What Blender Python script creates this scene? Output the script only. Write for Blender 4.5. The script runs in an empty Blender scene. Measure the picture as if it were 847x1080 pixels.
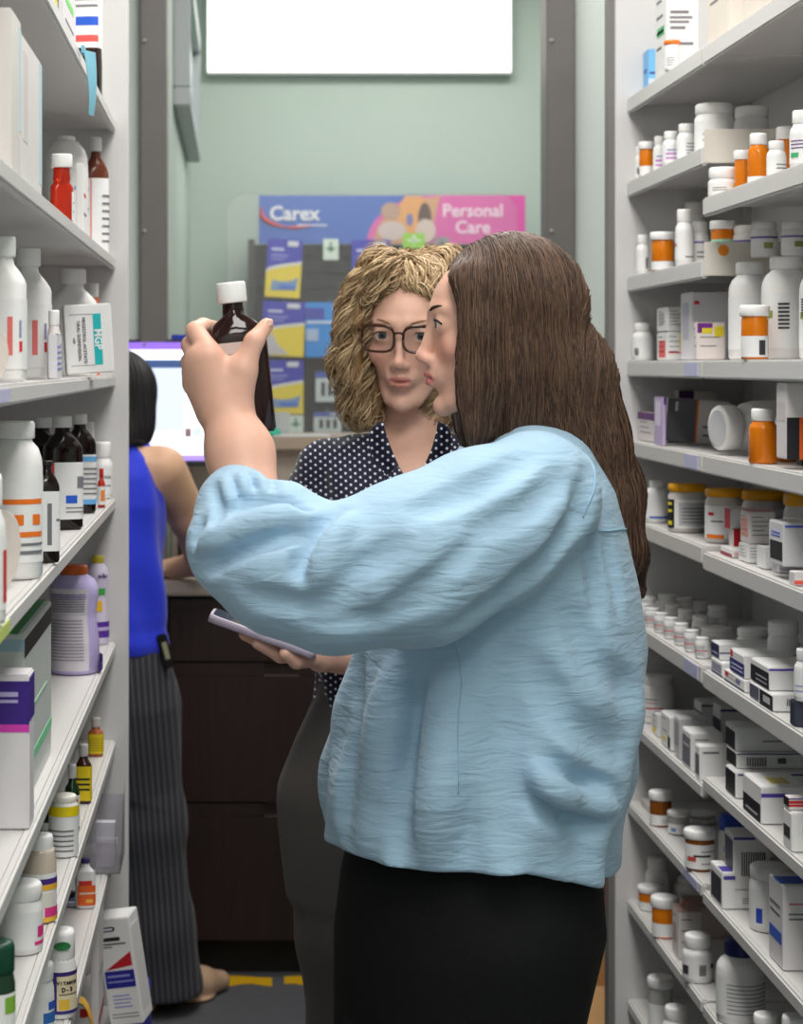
import bpy, bmesh, math, random
import numpy as np
from mathutils import Vector, Matrix
random.seed(7); np.random.seed(7)
scene = bpy.context.scene
COL = scene.collection

# ------------------------------------------------------------------ camera
F, CX, CY, ZC = 2150.0, 250.0, 385.0, 1.50        # focal length and principal point in pixels of 847x1080, eye height
def P(px, py, d): return Vector(((px-CX)*d/F, d, ZC-(py-CY)*d/F))
cam_d = bpy.data.cameras.new('camera'); cam = bpy.data.objects.new('camera', cam_d); COL.objects.link(cam)
cam.location = (0, 0, ZC); cam.rotation_euler = (math.pi/2, 0, 0)
cam_d.sensor_fit = 'HORIZONTAL'; cam_d.sensor_width = 36; cam_d.lens = 36*F/847
cam_d.shift_x = (423.5-CX)/847; cam_d.shift_y = -(540-CY)/847
cam_d.clip_start = .05
cam_d.dof.use_dof = True; cam_d.dof.focus_distance = 2.55; cam_d.dof.aperture_fstop = 11
scene.camera = cam

# ------------------------------------------------------------------ world, lights, exposure
w = bpy.data.worlds.new('world'); scene.world = w; w.use_nodes = True
w.node_tree.nodes['Background'].inputs[0].default_value = (.93, .96, 1, 1)
w.node_tree.nodes['Background'].inputs[1].default_value = 0        # closed room, no sky
def area(name, loc, sx, sy, power, color=(1, .97, .93), rot=(0, 0, 0)):
    l = bpy.data.lights.new(name, 'AREA'); l.shape = 'RECTANGLE'; l.size = sx; l.size_y = sy; l.energy = power; l.color = color
    o = bpy.data.objects.new(name, l); COL.objects.link(o); o.location = loc; o.rotation_euler = rot
    return o
area('ceiling_lamp_aisle_near_offscreen', (.28, 1.1, 3.02), .6, 1.2, 34)
area('ceiling_lamp_aisle_far_offscreen', (.28, 3.0, 3.02), .6, 1.2, 30)
area('ceiling_lamp_counter_offscreen', (.45, 4.55, 3.02), 1.2, .6, 16)
area('ceiling_lamp_alcove_offscreen', (.65, 6.35, 3.02), 1.2, .6, 25, (1, .99, .95))
area('ceiling_lamp_aisle_behind_offscreen', (.3, -.6, 3.02), .6, 1.2, 30)
vs = scene.view_settings
vs.view_transform = 'Standard'; vs.look = 'None'; vs.gamma = 1; vs.use_curve_mapping = False
vs.exposure = -.08

# ------------------------------------------------------------------ materials
def lin(c):
    return tuple(((v/255)/12.92 if v/255 <= .04045 else ((v/255+.055)/1.055)**2.4) for v in c[:3]) + (1,)
MATS = {}
def M(name, rgb=None, rough=.5, metal=0, noise=.06, nscale=30, bump=0, bscale=200, trans=0, ior=1.45, emit=0, spec=.5, alpha=1, sss=0):
    if name in MATS: return MATS[name]
    m = bpy.data.materials.new(name); m.use_nodes = True; MATS[name] = m
    nt = m.node_tree; b = nt.nodes['Principled BSDF']
    c = lin(rgb)
    b.inputs['Roughness'].default_value = rough; b.inputs['Metallic'].default_value = metal
    b.inputs['IOR'].default_value = ior; b.inputs['Specular IOR Level'].default_value = spec
    b.inputs['Base Color'].default_value = c
    if noise:
        tc = nt.nodes.new('ShaderNodeTexCoord'); n = nt.nodes.new('ShaderNodeTexNoise'); n.inputs['Scale'].default_value = nscale
        nt.links.new(tc.outputs['Object'], n.inputs['Vector'])
        mx = nt.nodes.new('ShaderNodeMix'); mx.data_type = 'RGBA'
        mx.inputs[6].default_value = tuple(v*(1-noise) for v in c[:3])+(1,); mx.inputs[7].default_value = tuple(min(1, v*(1+noise)) for v in c[:3])+(1,)
        nt.links.new(n.outputs['Fac'], mx.inputs[0]); nt.links.new(mx.outputs[2], b.inputs['Base Color'])
        if bump:
            n2 = nt.nodes.new('ShaderNodeTexNoise'); n2.inputs['Scale'].default_value = bscale
            nt.links.new(tc.outputs['Object'], n2.inputs['Vector'])
            bp = nt.nodes.new('ShaderNodeBump'); bp.inputs['Strength'].default_value = bump; bp.inputs['Distance'].default_value = .002
            nt.links.new(n2.outputs['Fac'], bp.inputs['Height']); nt.links.new(bp.outputs[0], b.inputs['Normal'])
    if trans: b.inputs['Transmission Weight'].default_value = trans
    if alpha < 1: b.inputs['Alpha'].default_value = alpha
    if sss:
        b.inputs['Subsurface Weight'].default_value = sss; b.inputs['Subsurface Radius'].default_value = (.012, .005, .003); b.inputs['Subsurface Scale'].default_value = .6
    if emit:
        b.inputs['Emission Color'].default_value = c; b.inputs['Emission Strength'].default_value = emit
    return m
def C(rgb, rough=.45, **k):       # paint / print / plastic of a plain colour
    return M('plastic_%d_%d_%d_%d' % (tuple(rgb[:3])+(int(rough*100),)), rgb, rough, noise=.04, **k)
def thin_clear(name, tint=(255, 255, 255), refl=.06, haze=0):
    if name in MATS: return MATS[name]
    m = bpy.data.materials.new(name); m.use_nodes = True; MATS[name] = m; nt = m.node_tree
    nt.nodes.remove(nt.nodes['Principled BSDF']); out = nt.nodes['Material Output']
    t = nt.nodes.new('ShaderNodeBsdfTransparent'); t.inputs[0].default_value = lin(tint)
    g = nt.nodes.new('ShaderNodeBsdfGlossy'); g.inputs['Roughness'].default_value = .05
    fr = nt.nodes.new('ShaderNodeFresnel'); fr.inputs[0].default_value = 1.3
    mx = nt.nodes.new('ShaderNodeMixShader'); nt.links.new(fr.outputs[0], mx.inputs[0])
    nt.links.new(t.outputs[0], mx.inputs[1]); nt.links.new(g.outputs[0], mx.inputs[2])
    last = mx
    if haze:
        d = nt.nodes.new('ShaderNodeBsdfDiffuse'); d.inputs[0].default_value = (.9, .9, .9, 1)
        m2 = nt.nodes.new('ShaderNodeMixShader'); m2.inputs[0].default_value = haze
        nt.links.new(mx.outputs[0], m2.inputs[1]); nt.links.new(d.outputs[0], m2.inputs[2]); last = m2
    nt.links.new(last.outputs[0], out.inputs[0])
    return m
SHELFW = M('white_enamel_shelf', (214, 212, 210), .38, noise=.03, nscale=6)
WHITEP = M('white_plastic', (243, 242, 241), .35, noise=.03)
WHITEC = M('white_cap_plastic', (245, 244, 243), .4, noise=.03)
PAPER = M('white_label_paper', (240, 240, 240), .6, noise=.03)
CARD = M('white_carton_board', (240, 239, 238), .5, noise=.03)
AMBER = M('amber_vial_plastic', (246, 138, 10), .22, noise=.05, trans=.25)
BROWN = M('brown_bottle_plastic', (44, 20, 14), .12, noise=.1, trans=.12)
DBROWN = M('dark_syrup_bottle_plastic', (24, 12, 11), .1, noise=.1)

# ------------------------------------------------------------------ mesh helpers
def tag(o, label=None, cat=None, group=None, kind=None):
    if label: o['label'] = label
    if cat: o['category'] = cat
    if group: o['group'] = group
    if kind: o['kind'] = kind
    return o
def empty(name, loc=(0, 0, 0), rz=0):
    o = bpy.data.objects.new(name, None); COL.objects.link(o); o.location = loc; o.rotation_euler = (0, 0, rz); o.empty_display_size = .02
    return o
def obj(name, mesh, mats, parent=None, smooth=False):
    o = bpy.data.objects.new(name, mesh); COL.objects.link(o)
    if not isinstance(mats, (list, tuple)): mats = [mats]
    if not mesh.materials:
        for m in mats: mesh.materials.append(m)
    if parent is not None: o.parent = parent
    if smooth:
        mesh.polygons.foreach_set('use_smooth', [True]*len(mesh.polygons))
    return o
def from_bm(bm, name='mesh', angle=None):
    me = bpy.data.meshes.new(name); bm.normal_update(); bm.to_mesh(me); bm.free()
    return me
class MB:
    """collects faces with material slots"""
    def __init__(s): s.v = []; s.f = []; s.m = []; s.mats = []; s.sm = []
    def slot(s, mat):
        if mat not in s.mats: s.mats.append(mat)
        return s.mats.index(mat)
    def add(s, vs, fs, mat, smooth=False):
        k = s.slot(mat); n = len(s.v); s.v += [tuple(v) for v in vs]
        for f in fs: s.f.append(tuple(i+n for i in f)); s.m.append(k); s.sm.append(smooth)
        return s
    def box(s, x0, x1, y0, y1, z0, z1, mat, bev=0):
        if bev <= 0:
            v = [(x, y, z) for x in (x0, x1) for y in (y0, y1) for z in (z0, z1)]
            return s.add(v, [(0, 1, 3, 2), (4, 6, 7, 5), (0, 4, 5, 1), (2, 3, 7, 6), (0, 2, 6, 4), (1, 5, 7, 3)], mat)
        bm = bmesh.new(); bmesh.ops.create_cube(bm, size=1)
        for v in bm.verts: v.co = ((x0+x1)/2+v.co.x*(x1-x0), (y0+y1)/2+v.co.y*(y1-y0), (z0+z1)/2+v.co.z*(z1-z0))
        bmesh.ops.bevel(bm, geom=list(bm.edges), offset=bev, segments=2, affect='EDGES')
        bm.verts.index_update()
        s.add([v.co for v in bm.verts], [[v.index for v in f.verts] for f in bm.faces], mat); bm.free()
        return s
    def rings(s, rings, mat, smooth=True, cap=True, close=True):
        n = len(rings[0]); vs = [p for r in rings for p in r]; fs = []
        for i in range(len(rings)-1):
            for j in range(n if close else n-1):
                a = i*n+j; b = i*n+(j+1) % n; fs.append((a, b, b+n, a+n))
        s.add(vs, fs, mat, smooth)
        if cap:
            k = len(s.v)-len(vs)
            s.f.append(tuple(k+j for j in range(n))[::-1]); s.m.append(s.slot(mat)); s.sm.append(False)
            s.f.append(tuple(k+(len(rings)-1)*n+j for j in range(n))); s.m.append(s.slot(mat)); s.sm.append(False)
        return s
    def lathe(s, prof, mat, n=24, c=(0, 0), cap=True, smooth=True, sx=1, sy=1):
        return s.rings([[(c[0]+sx*r*math.cos(2*math.pi*j/n), c[1]+sy*r*math.sin(2*math.pi*j/n), z) for j in range(n)] for r, z in prof], mat, smooth, cap)
    def tube(s, pts, r, mat, n=8):
        pts = [Vector(p) for p in pts]; rr = r if isinstance(r, (list, tuple)) else [r]*len(pts); rings = []
        up = Vector((0, 0, 1))
        for i, p in enumerate(pts):
            t = (pts[min(i+1, len(pts)-1)]-pts[max(i-1, 0)]).normalized()
            a = t.cross(up)
            if a.length < .05: a = t.cross(Vector((1, 0, 0)))
            a.normalize(); b = t.cross(a)
            rings.append([p+rr[i]*(math.cos(2*math.pi*j/n)*a+math.sin(2*math.pi*j/n)*b) for j in range(n)])
        return s.rings(rings, mat)
    def quad(s, a, b, c, d, mat): return s.add([a, b, c, d], [(0, 1, 2, 3)], mat)
    def prism(s, poly, y0, y1, mat):     # polygon in xz extruded along y
        n = len(poly); vs = [(x, y0, z) for x, z in poly]+[(x, y1, z) for x, z in poly]
        return s.add(vs, [tuple(range(n)), tuple(range(2*n-1, n-1, -1))]+[(i, i+n, (i+1) % n+n, (i+1) % n) for i in range(n)], mat)
    def mesh(s, name='mesh'):
        me = bpy.data.meshes.new(name); me.from_pydata(s.v, [], s.f)
        for m in s.mats: me.materials.append(m)
        me.polygons.foreach_set('material_index', s.m); me.polygons.foreach_set('use_smooth', s.sm)
        bm = bmesh.new(); bm.from_mesh(me); bmesh.ops.recalc_face_normals(bm, faces=bm.faces); bm.to_mesh(me); bm.free()
        me.update(); return me
    def build(s, name, parent=None): return obj(name, s.mesh(name), s.mats, parent)
def struct(o): o['kind'] = 'structure'; return o
def text_mesh(txt, size, mat, depth=.0004, align='CENTER', bold=0):
    cu = bpy.data.curves.new('txt', 'FONT'); cu.body = txt; cu.size = size; cu.extrude = depth; cu.align_x = align; cu.align_y = 'CENTER'; cu.offset = bold
    cu.resolution_u = 3
    o = bpy.data.objects.new('txt', cu); COL.objects.link(o)
    dg = bpy.context.evaluated_depsgraph_get(); me = bpy.data.meshes.new_from_object(o.evaluated_get(dg))
    bpy.data.objects.remove(o); bpy.data.curves.remove(cu)
    me.materials.clear(); me.materials.append(mat)
    return me
def add_text(txt, size, mat, parent, M4, name='lettering', **k):
    me = text_mesh(txt, size, mat, **k); o = obj(name, me, mat, parent); o.matrix_local = M4; return o
# ------------------------------------------------------------------ the room
GREEN = M('pale_green_wall_paint', (188, 201, 192), .6, noise=.03, nscale=3, bump=.05, bscale=150)
PALE = M('pale_partition_panel', (222, 230, 226), .5, noise=.02)
STEEL = M('dark_grey_steel_post', (112, 108, 106), .45, noise=.08, nscale=14)
def floor_mat():
    m = M('grey_vinyl_floor', (92, 93, 98), .55, noise=.12, nscale=60, bump=.15, bscale=90); return m
struct(MB().box(-1.6, 2.2, -1.5, 8.2, -.05, 0, floor_mat()).build('floor'))
struct(MB().box(-1.6, 2.2, -1.5, 8.2, 3.10, 3.16, M('white_ceiling_board', (235, 235, 232), .8, noise=.04, nscale=40)).build('ceiling'))
D_W = 7.40                                    # far green wall
struct(MB().box(-.23, 2.2, D_W, D_W+.08, 0, 3.1, GREEN).build('wall_back'))
struct(MB().box(-.26, -.172, 5.16, D_W, 0, 3.1, GREEN).build('wall_left'))
struct(MB().box(-1.6, 2.2, -1.6, -1.5, 0, 3.1, PALE).build('wall_front'))
struct(MB().box(2.1, 2.2, -1.5, D_W, 0, 3.1, GREEN).build('wall_right'))
struct(MB().box(-1.7, -1.6, -1.5, 8.2, 0, 3.1, GREEN).build('wall_far_left'))
struct(MB().box(-1.6, -.243, 5.075, 5.15, 0, 3.1, PALE).build('wall_partition_left'))
struct(MB().box(.842, 2.1, 5.075, 5.15, 0, 3.1, PALE).build('wall_partition_right'))
def post(px0, px1, d, name):
    x0 = (px0-CX)*d/F; x1 = (px1-CX)*d/F
    t = empty(name, ((x0+x1)/2, d+.06, 0)); hw = (x1-x0)/2
    m = MB(); m.box(-hw, hw, -.05, .05, 0, 3.1, STEEL, .004); m.build('post_shell', t)
    for z in (1.0, 1.55+.0, 1.83, 2.3):
        s = MB(); s.lathe([(.006, 0), (.006, .002), (.003, .004)], C((150, 146, 142), .35), 10)
        o = s.build('screw_head', t); o.location = (-hw*.65, -.05, z); o.rotation_euler = (math.pi/2, 0, 0)
    return struct(t)
post(147, 175.5, 5.02, 'trim_1'); post(577, 608, 5.02, 'trim_2')
# thin dark strip beside the right-hand shelving
struct(MB().box(.716, .729, 3.93, 3.97, 0, 3.1, M('dark_edge_strip', (120, 117, 115), .5)).build('trim_3'))

# clear sneeze guard above the counter
def rounded_poly(x0, x1, z0, z1, r, n=6):
    p = []
    for cx, cz, a0 in ((x1-r, z1-r, 0), (x0+r, z1-r, 90), (x0+r, z0+r, 180), (x1-r, z0+r, 270)):
        for i in range(n+1):
            a = math.radians(a0+90*i/n); p.append((cx+r*math.cos(a), cz+r*math.sin(a)))
    return p
g = empty('sneeze_guard', (.36, 5.42, 1.315))
m = MB(); m.prism(rounded_poly(-.385, .385, .008, .64, .05), 0, .005, thin_clear('clear_acrylic', haze=.07)); m.build('acrylic_pane', g)
for sx in (-.25, .25):
    m = MB(); m.box(sx-.03, sx+.03, -.04, .04, 0, .008, C((190, 190, 190), .3), .002); m.box(sx-.03, sx+.03, -.01, 0, .008, .06, C((190, 190, 190), .3), .002); m.build('clamp_foot', g)
tag(g, 'clear acrylic screen with rounded corners standing on the raised counter ledge', 'screen')

# bright lightbox sign on the far wall
t = empty('lightbox_sign', P(378, 80, D_W-.005)); k = D_W/F
m = MB(); m.box(-160*k, 160*k, -.055, 0, 0, .42, C((235, 235, 235), .4), .004); m.build('housing', t)
m = MB(); m.box(-158.5*k, 158.5*k, -.058, -.054, .006, .41, M('lit_diffuser', (255, 253, 250), .5, noise=0, emit=1.6)); m.build('diffuser', t)
tag(t, 'bright white lit sign panel high on the green wall', 'sign')

# framed picture hanging on the alcove's left wall, seen almost edge-on
t = empty('framed_picture', (-.172, 6.1, 0))
y0, y1 = -.60, .95; zb = ZC+.70
fm = M('brushed_grey_frame', (168, 172, 176), .35, noise=.05)
m = MB()
zt = 2.62
m.box(.0, .045, y0, y1, zb, zb+.05, fm, .004); m.build('bottom_rail', t)
MB().box(.0, .045, y0, y1, zt-.05, zt, fm, .004).build('top_rail', t)
MB().box(.0, .045, y0, y0+.05, zb+.05, zt-.05, fm, .004).build('side_rail', t)
MB().box(.0, .045, y1-.05, y1, zb+.05, zt-.05, fm, .004).build('side_rail', t)
m = MB(); m.box(.0, .018, y0+.05, y1-.05, zb+.05, zt-.05, C((205, 222, 214), .3)); m.box(.018, .019, y0+.2, y1-.3, zb+.3, zt-.06, C((84, 170, 84), .4)); m.build('print', t)
tag(t, 'grey framed picture on the narrow side wall above the counter', 'picture')

# ------------------------------------------------------------------ counter
WOOD = None
def wood(name, a, b, rough=.45):
    if name in MATS: return MATS[name]
    m = M(name, a, rough, noise=.0); nt = m.node_tree; bs = nt.nodes['Principled BSDF']
    tc = nt.nodes.new('ShaderNodeTexCoord'); mp = nt.nodes.new('ShaderNodeMapping'); mp.inputs['Scale'].default_value = (60, 60, 2.5)
    n = nt.nodes.new('ShaderNodeTexNoise'); n.inputs['Scale'].default_value = 1.5; n.inputs['Detail'].default_value = 6
    r = nt.nodes.new('ShaderNodeValToRGB'); r.color_ramp.elements[0].color = lin(a); r.color_ramp.elements[1].color = lin(b)
    r.color_ramp.elements[0].position = .3; r.color_ramp.elements[1].position = .7
    nt.links.new(tc.outputs['Object'], mp.inputs[0]); nt.links.new(mp.outputs[0], n.inputs[0]); nt.links.new(n.outputs['Fac'], r.inputs[0]); nt.links.new(r.outputs[0], bs.inputs['Base Color'])
    return m
ESP = wood('espresso_wood_veneer', (34, 20, 16), (48, 30, 25))
DC = 4.98                                   # cabinet face distance
def cabinet(name, x0, x1, label, dep=.5):
    t = empty(name, ((x0+x1)/2, DC, 0)); hw = (x1-x0)/2
    MB().box(-hw, hw, .022, dep, .09, .938, ESP).build('carcass', t)
    MB().box(-hw, hw, .06, dep-.01, 0, .09, C((22, 18, 17), .7)).build('toe_kick', t)
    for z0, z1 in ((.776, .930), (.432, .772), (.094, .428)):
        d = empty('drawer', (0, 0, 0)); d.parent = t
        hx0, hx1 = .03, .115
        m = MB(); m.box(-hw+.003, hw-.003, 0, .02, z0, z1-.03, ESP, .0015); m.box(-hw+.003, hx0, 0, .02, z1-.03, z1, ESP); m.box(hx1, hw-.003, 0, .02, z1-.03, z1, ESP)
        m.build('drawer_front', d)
        m = MB(); m.box(hx0, hx1, .019, .0215, z1-.03, z1, ESP); m.box(hx0, hx1, .001, .012, z1-.033, z1-.029, M('pull_edge_highlight', (150, 140, 132), .35, metal=1)); m.build('finger_pull', d)  # highlight along the pull's lower edge put in as a pale metallic strip
    return tag(t, label, 'cabinet')
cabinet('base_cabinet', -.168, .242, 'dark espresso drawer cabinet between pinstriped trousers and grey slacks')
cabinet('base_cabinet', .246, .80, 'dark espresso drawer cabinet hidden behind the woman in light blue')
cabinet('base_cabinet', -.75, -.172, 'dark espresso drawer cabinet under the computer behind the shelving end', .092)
LAM = M('beige_marbled_laminate', (205, 190, 172), .35, noise=.16, nscale=14)
m = MB(); m.box(-.78, .81, 4.945, 5.072, .940, .978, LAM, .006); m.box(-.168, .76, 5.05, 5.52, .940, .978, LAM, .001)
tag(m.build('counter_top'), 'beige laminate worktop on the dark drawer cabinets', 'worktop')
t = empty('raised_counter_ledge', (.0, 5.42, .978))
MB().box(-.17, .81, -.055, -.035, 0, .30, M('marbled_laminate_panel', (196, 184, 172), .35, noise=.25, nscale=9)).build('marbled_panel', t)
MB().box(-.168, .81, -.12, .25, .30, .335, M('taupe_laminate_ledge', (178, 160, 142), .4, noise=.1, nscale=10), .004).build('ledge_board', t)
tag(t, 'raised beige ledge with marbled panel behind the worktop', 'ledge')

# monitor
t = empty('computer_monitor', (-.285, 5.03, .978))
DK = C((58, 58, 66), .4)
MB().box(-.275, .275, 0, .035, .272, .585, DK, .004).build('bezel_housing', t)
scr = M('lit_screen_white', (238, 244, 255), .4, noise=0, emit=1.35)
m = MB(); m.box(-.267, .267, -.002, .001, .300, .560, scr); s = m.build('screen', t)
E = lambda n, c, e=.8: M(n, c, .4, noise=0, emit=e)
m = MB(); m.box(-.267, .267, -.003, -.0015, .560, .578, E('lit_violet_bar', (150, 110, 232))); m.box(-.267, .267, -.003, -.0015, .286, .300, E('lit_violet_foot', (176, 150, 240)))
m.box(.02, .155, -.003, -.0015, .36, .535, E('lit_window_pale', (214, 226, 246)))
m.box(.02, .155, -.0035, -.003, .515, .535, E('lit_window_title', (70, 96, 150), .5))
m.box(.155, .215, -.0035, -.002, .455, .497, E('lit_pill_picture', (108, 156, 206), .6))
for q in (.170, .199): m.lathe([(.012, -.0005), (.012, .0005)], E('lit_pill_white', (206, 224, 240), .7), 16)if False else m.box(q-.011, q+.011, -.0045, -.0035, .465, .487, E('lit_pill_white', (206, 224, 240), .7))
m.box(.157, .172, -.0035, -.002, .345, .366, E('lit_portrait', (150, 120, 120), .5))
for q in range(3): m.box(.176, .198, -.0035, -.002, .350+q*.006, .353+q*.006, E('lit_text', (120, 160, 200), .5))
m.build('screen_windows', s)
MB().box(-.04, .04, .03, .05, .0, .4, DK, .004).build('stand_neck', t); MB().box(-.12, .12, -.06, .12, .0, .012, DK, .003).build('stand_base', t)
tag(t, 'wide dark monitor with a bright white screen behind the woman in royal blue', 'monitor')
# small blue sign above the monitor
t = empty('clip_sign', P(196, 366, 5.12))
MB().box(-.036, .03, 0, .004, 0, .031, C((38, 62, 190), .4), .001).build('blue_card', t)
MB().box(-.004, .006, -.001, .0, .006, .022, C((235, 235, 245), .4)).build('white_mark', t)
MB().box(-.02, .02, .004, .012, -.05, .01, C((60, 60, 66), .4)).build('clip', t)
tag(t, 'small blue card with a white mark clipped above the monitor', 'sign')
# counter clutter
t = empty('label_printer', (-.02, 5.2, .978))
MB().box(-.13, .09, -.07, .09, 0, .11, C((44, 44, 48), .4), .01).build('casing', t); MB().box(-.10, .06, -.075, -.069, .03, .07, C((96, 96, 100), .3)).build('slot_cover', t); MB().box(-.09, .05, -.04, .03, .11, .118, C((150, 150, 154), .3), .003).build('lid', t)
tag(t, 'dark squat printer on the worktop beneath the monitor edge', 'printer')
t = empty('key_cluster', (-.02, 5.27, 1.313))
m = MB(); m.box(-.14, -.0, 0, .03, 0, .02, C((52, 52, 56), .3), .004); m.build('cradle', t)
for q in range(3): MB().tube([(-.115+q*.04, .012, .02), (-.108+q*.04, .012, .038), (-.098+q*.04, .012, .02)], .004, C((110, 108, 104), .3)).build('clip_loop', t)
tag(t, 'dark clip holder with small loops on the raised ledge', 'holder')
o = MB().box(-.075, .075, -.05, .05, 0, .004, C((214, 218, 220), .5)).build('paper_stack'); o.location = (.17, 5.36, 1.313); tag(o, 'loose white papers lying on the raised ledge', 'paper')
t = empty('tissue_pack', (.085, 5.36, 1.313)); MB().lathe([(.03, 0), (.032, .012), (.02, .022), (.012, .04)], C((64, 190, 160), .4), 14).build('crumpled_body', t); MB().lathe([(.012, .038), (.016, .05), (.004, .056)], C((120, 214, 190), .4), 10).build('peak', t)
tag(t, 'small teal crumpled pack on the raised ledge', 'pack')

# ------------------------------------------------------------------ merchandise display on the far wall
DD = 7.20; kd = DD/F
t = empty('header_board', P(413.5, 257, DD)); 
hw = 140.5*kd; hh = 51*kd
MB().box(-hw, hw, 0, .02, 0, hh, C((70, 106, 188), .35)).build('blue_panel', t)
m = MB(); N = 16
poly = [(-.09, .0)]+[(-.09+.24*(1-math.cos(math.radians(a))), hh*math.sin(math.radians(a))) for a in range(0, 91, 9)]+[(hw, hh), (hw, 0)]
m.prism([(x, z+.0) for x, z in poly], -.002, 0, C((222, 98, 172), .35)); pk = m.build('pink_panel', t)
poly = [(-.065, .0)]+[(-.065+.22*(1-math.cos(math.radians(a))), hh*.96*math.sin(math.radians(a))) for a in range(0, 91, 9)]+[(.17, hh), (.13, 0)]
m = MB(); m.prism(poly, -.004, -.002, C((210, 158, 122), .4)); blob = lambda cx, cz, rx, rz: [(cx+rx*math.cos(q*math.pi/9), min(hh-.002, max(.002, cz+rz*math.sin(q*math.pi/9)))) for q in range(18)]
m.prism(blob(.075, .095, .055, .085), -.0048, -.004, C((228, 162, 98), .4)); m.prism(blob(.0, .045, .05, .034), -.0054, -.0046, C((208, 188, 184), .4)); m.prism(blob(.115, .085, .024, .06), -.0058, -.005, C((92, 66, 62), .4)); m.prism(blob(.118, .045, .036, .042), -.0062, -.0052, C((214, 192, 184), .4)); m.prism(blob(.062, .085, .012, .022), -.0062, -.0054, C((116, 120, 176), .4)); m.prism(blob(-.005, .115, .035, .03), -.0054, -.0046, C((186, 150, 130), .4))
m.build('photo_print', t)
TX = Matrix.Rotation(math.pi/2, 4, 'X')
add_text('Carex', .070, C((240, 240, 244), .4), t, Matrix.Translation((-.345, -.003, .105)) @ TX, bold=.0015)
m = MB(); pts = []
for i in range(17):
    a = math.radians(165+i*8.5); pts.append((-.345+.118*math.cos(a), -.003, .112+.055*math.sin(a)))
m.tube(pts, [.002+.006*math.sin(math.pi*min(1, (i+1)/12)) if i < 12 else .007*(17-i)/6 for i in range(17)], C((226, 74, 60), .4), 6); m.build('red_swoosh', t)
m = MB(); m.box(-.335, -.23, -.003, -.002, .062, .068, C((210, 214, 232), .4)); m.build('tagline', t)
add_text('Personal', .062, C((250, 220, 238), .4), t, Matrix.Translation((.285, -.004, .115)) @ TX, bold=.0012)
add_text('Care', .062, C((250, 220, 238), .4), t, Matrix.Translation((.285, -.004, .056)) @ TX, bold=.0012)
tag(t, 'blue and pink header board above the hanging packages', 'sign')
t = empty('display_rack', P(413.5, 460, DD+.03)); BK = C((22, 22, 25), .5)
rw = 149*kd
MB().box(-rw, rw, .02, .05, -1.245, 203*kd, BK).build('back_panel', t)
for i in range(13):
    MB().box(-rw, rw, .008, .02, i*.055-.02, i*.055+.018, M('black_slat', (26, 26, 29), .4)).build('slat', t)
MB().box(-rw-.012, -rw+.012, -.03, .05, -1.245, 208*kd, C((60, 58, 58), .4)).build('side_rail', t); MB().box(rw-.012, rw+.012, -.03, .05, -1.245, 208*kd, C((60, 58, 58), .4)).build('side_rail', t)
tag(t, 'black slatted display rack against the green wall', 'rack')
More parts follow.
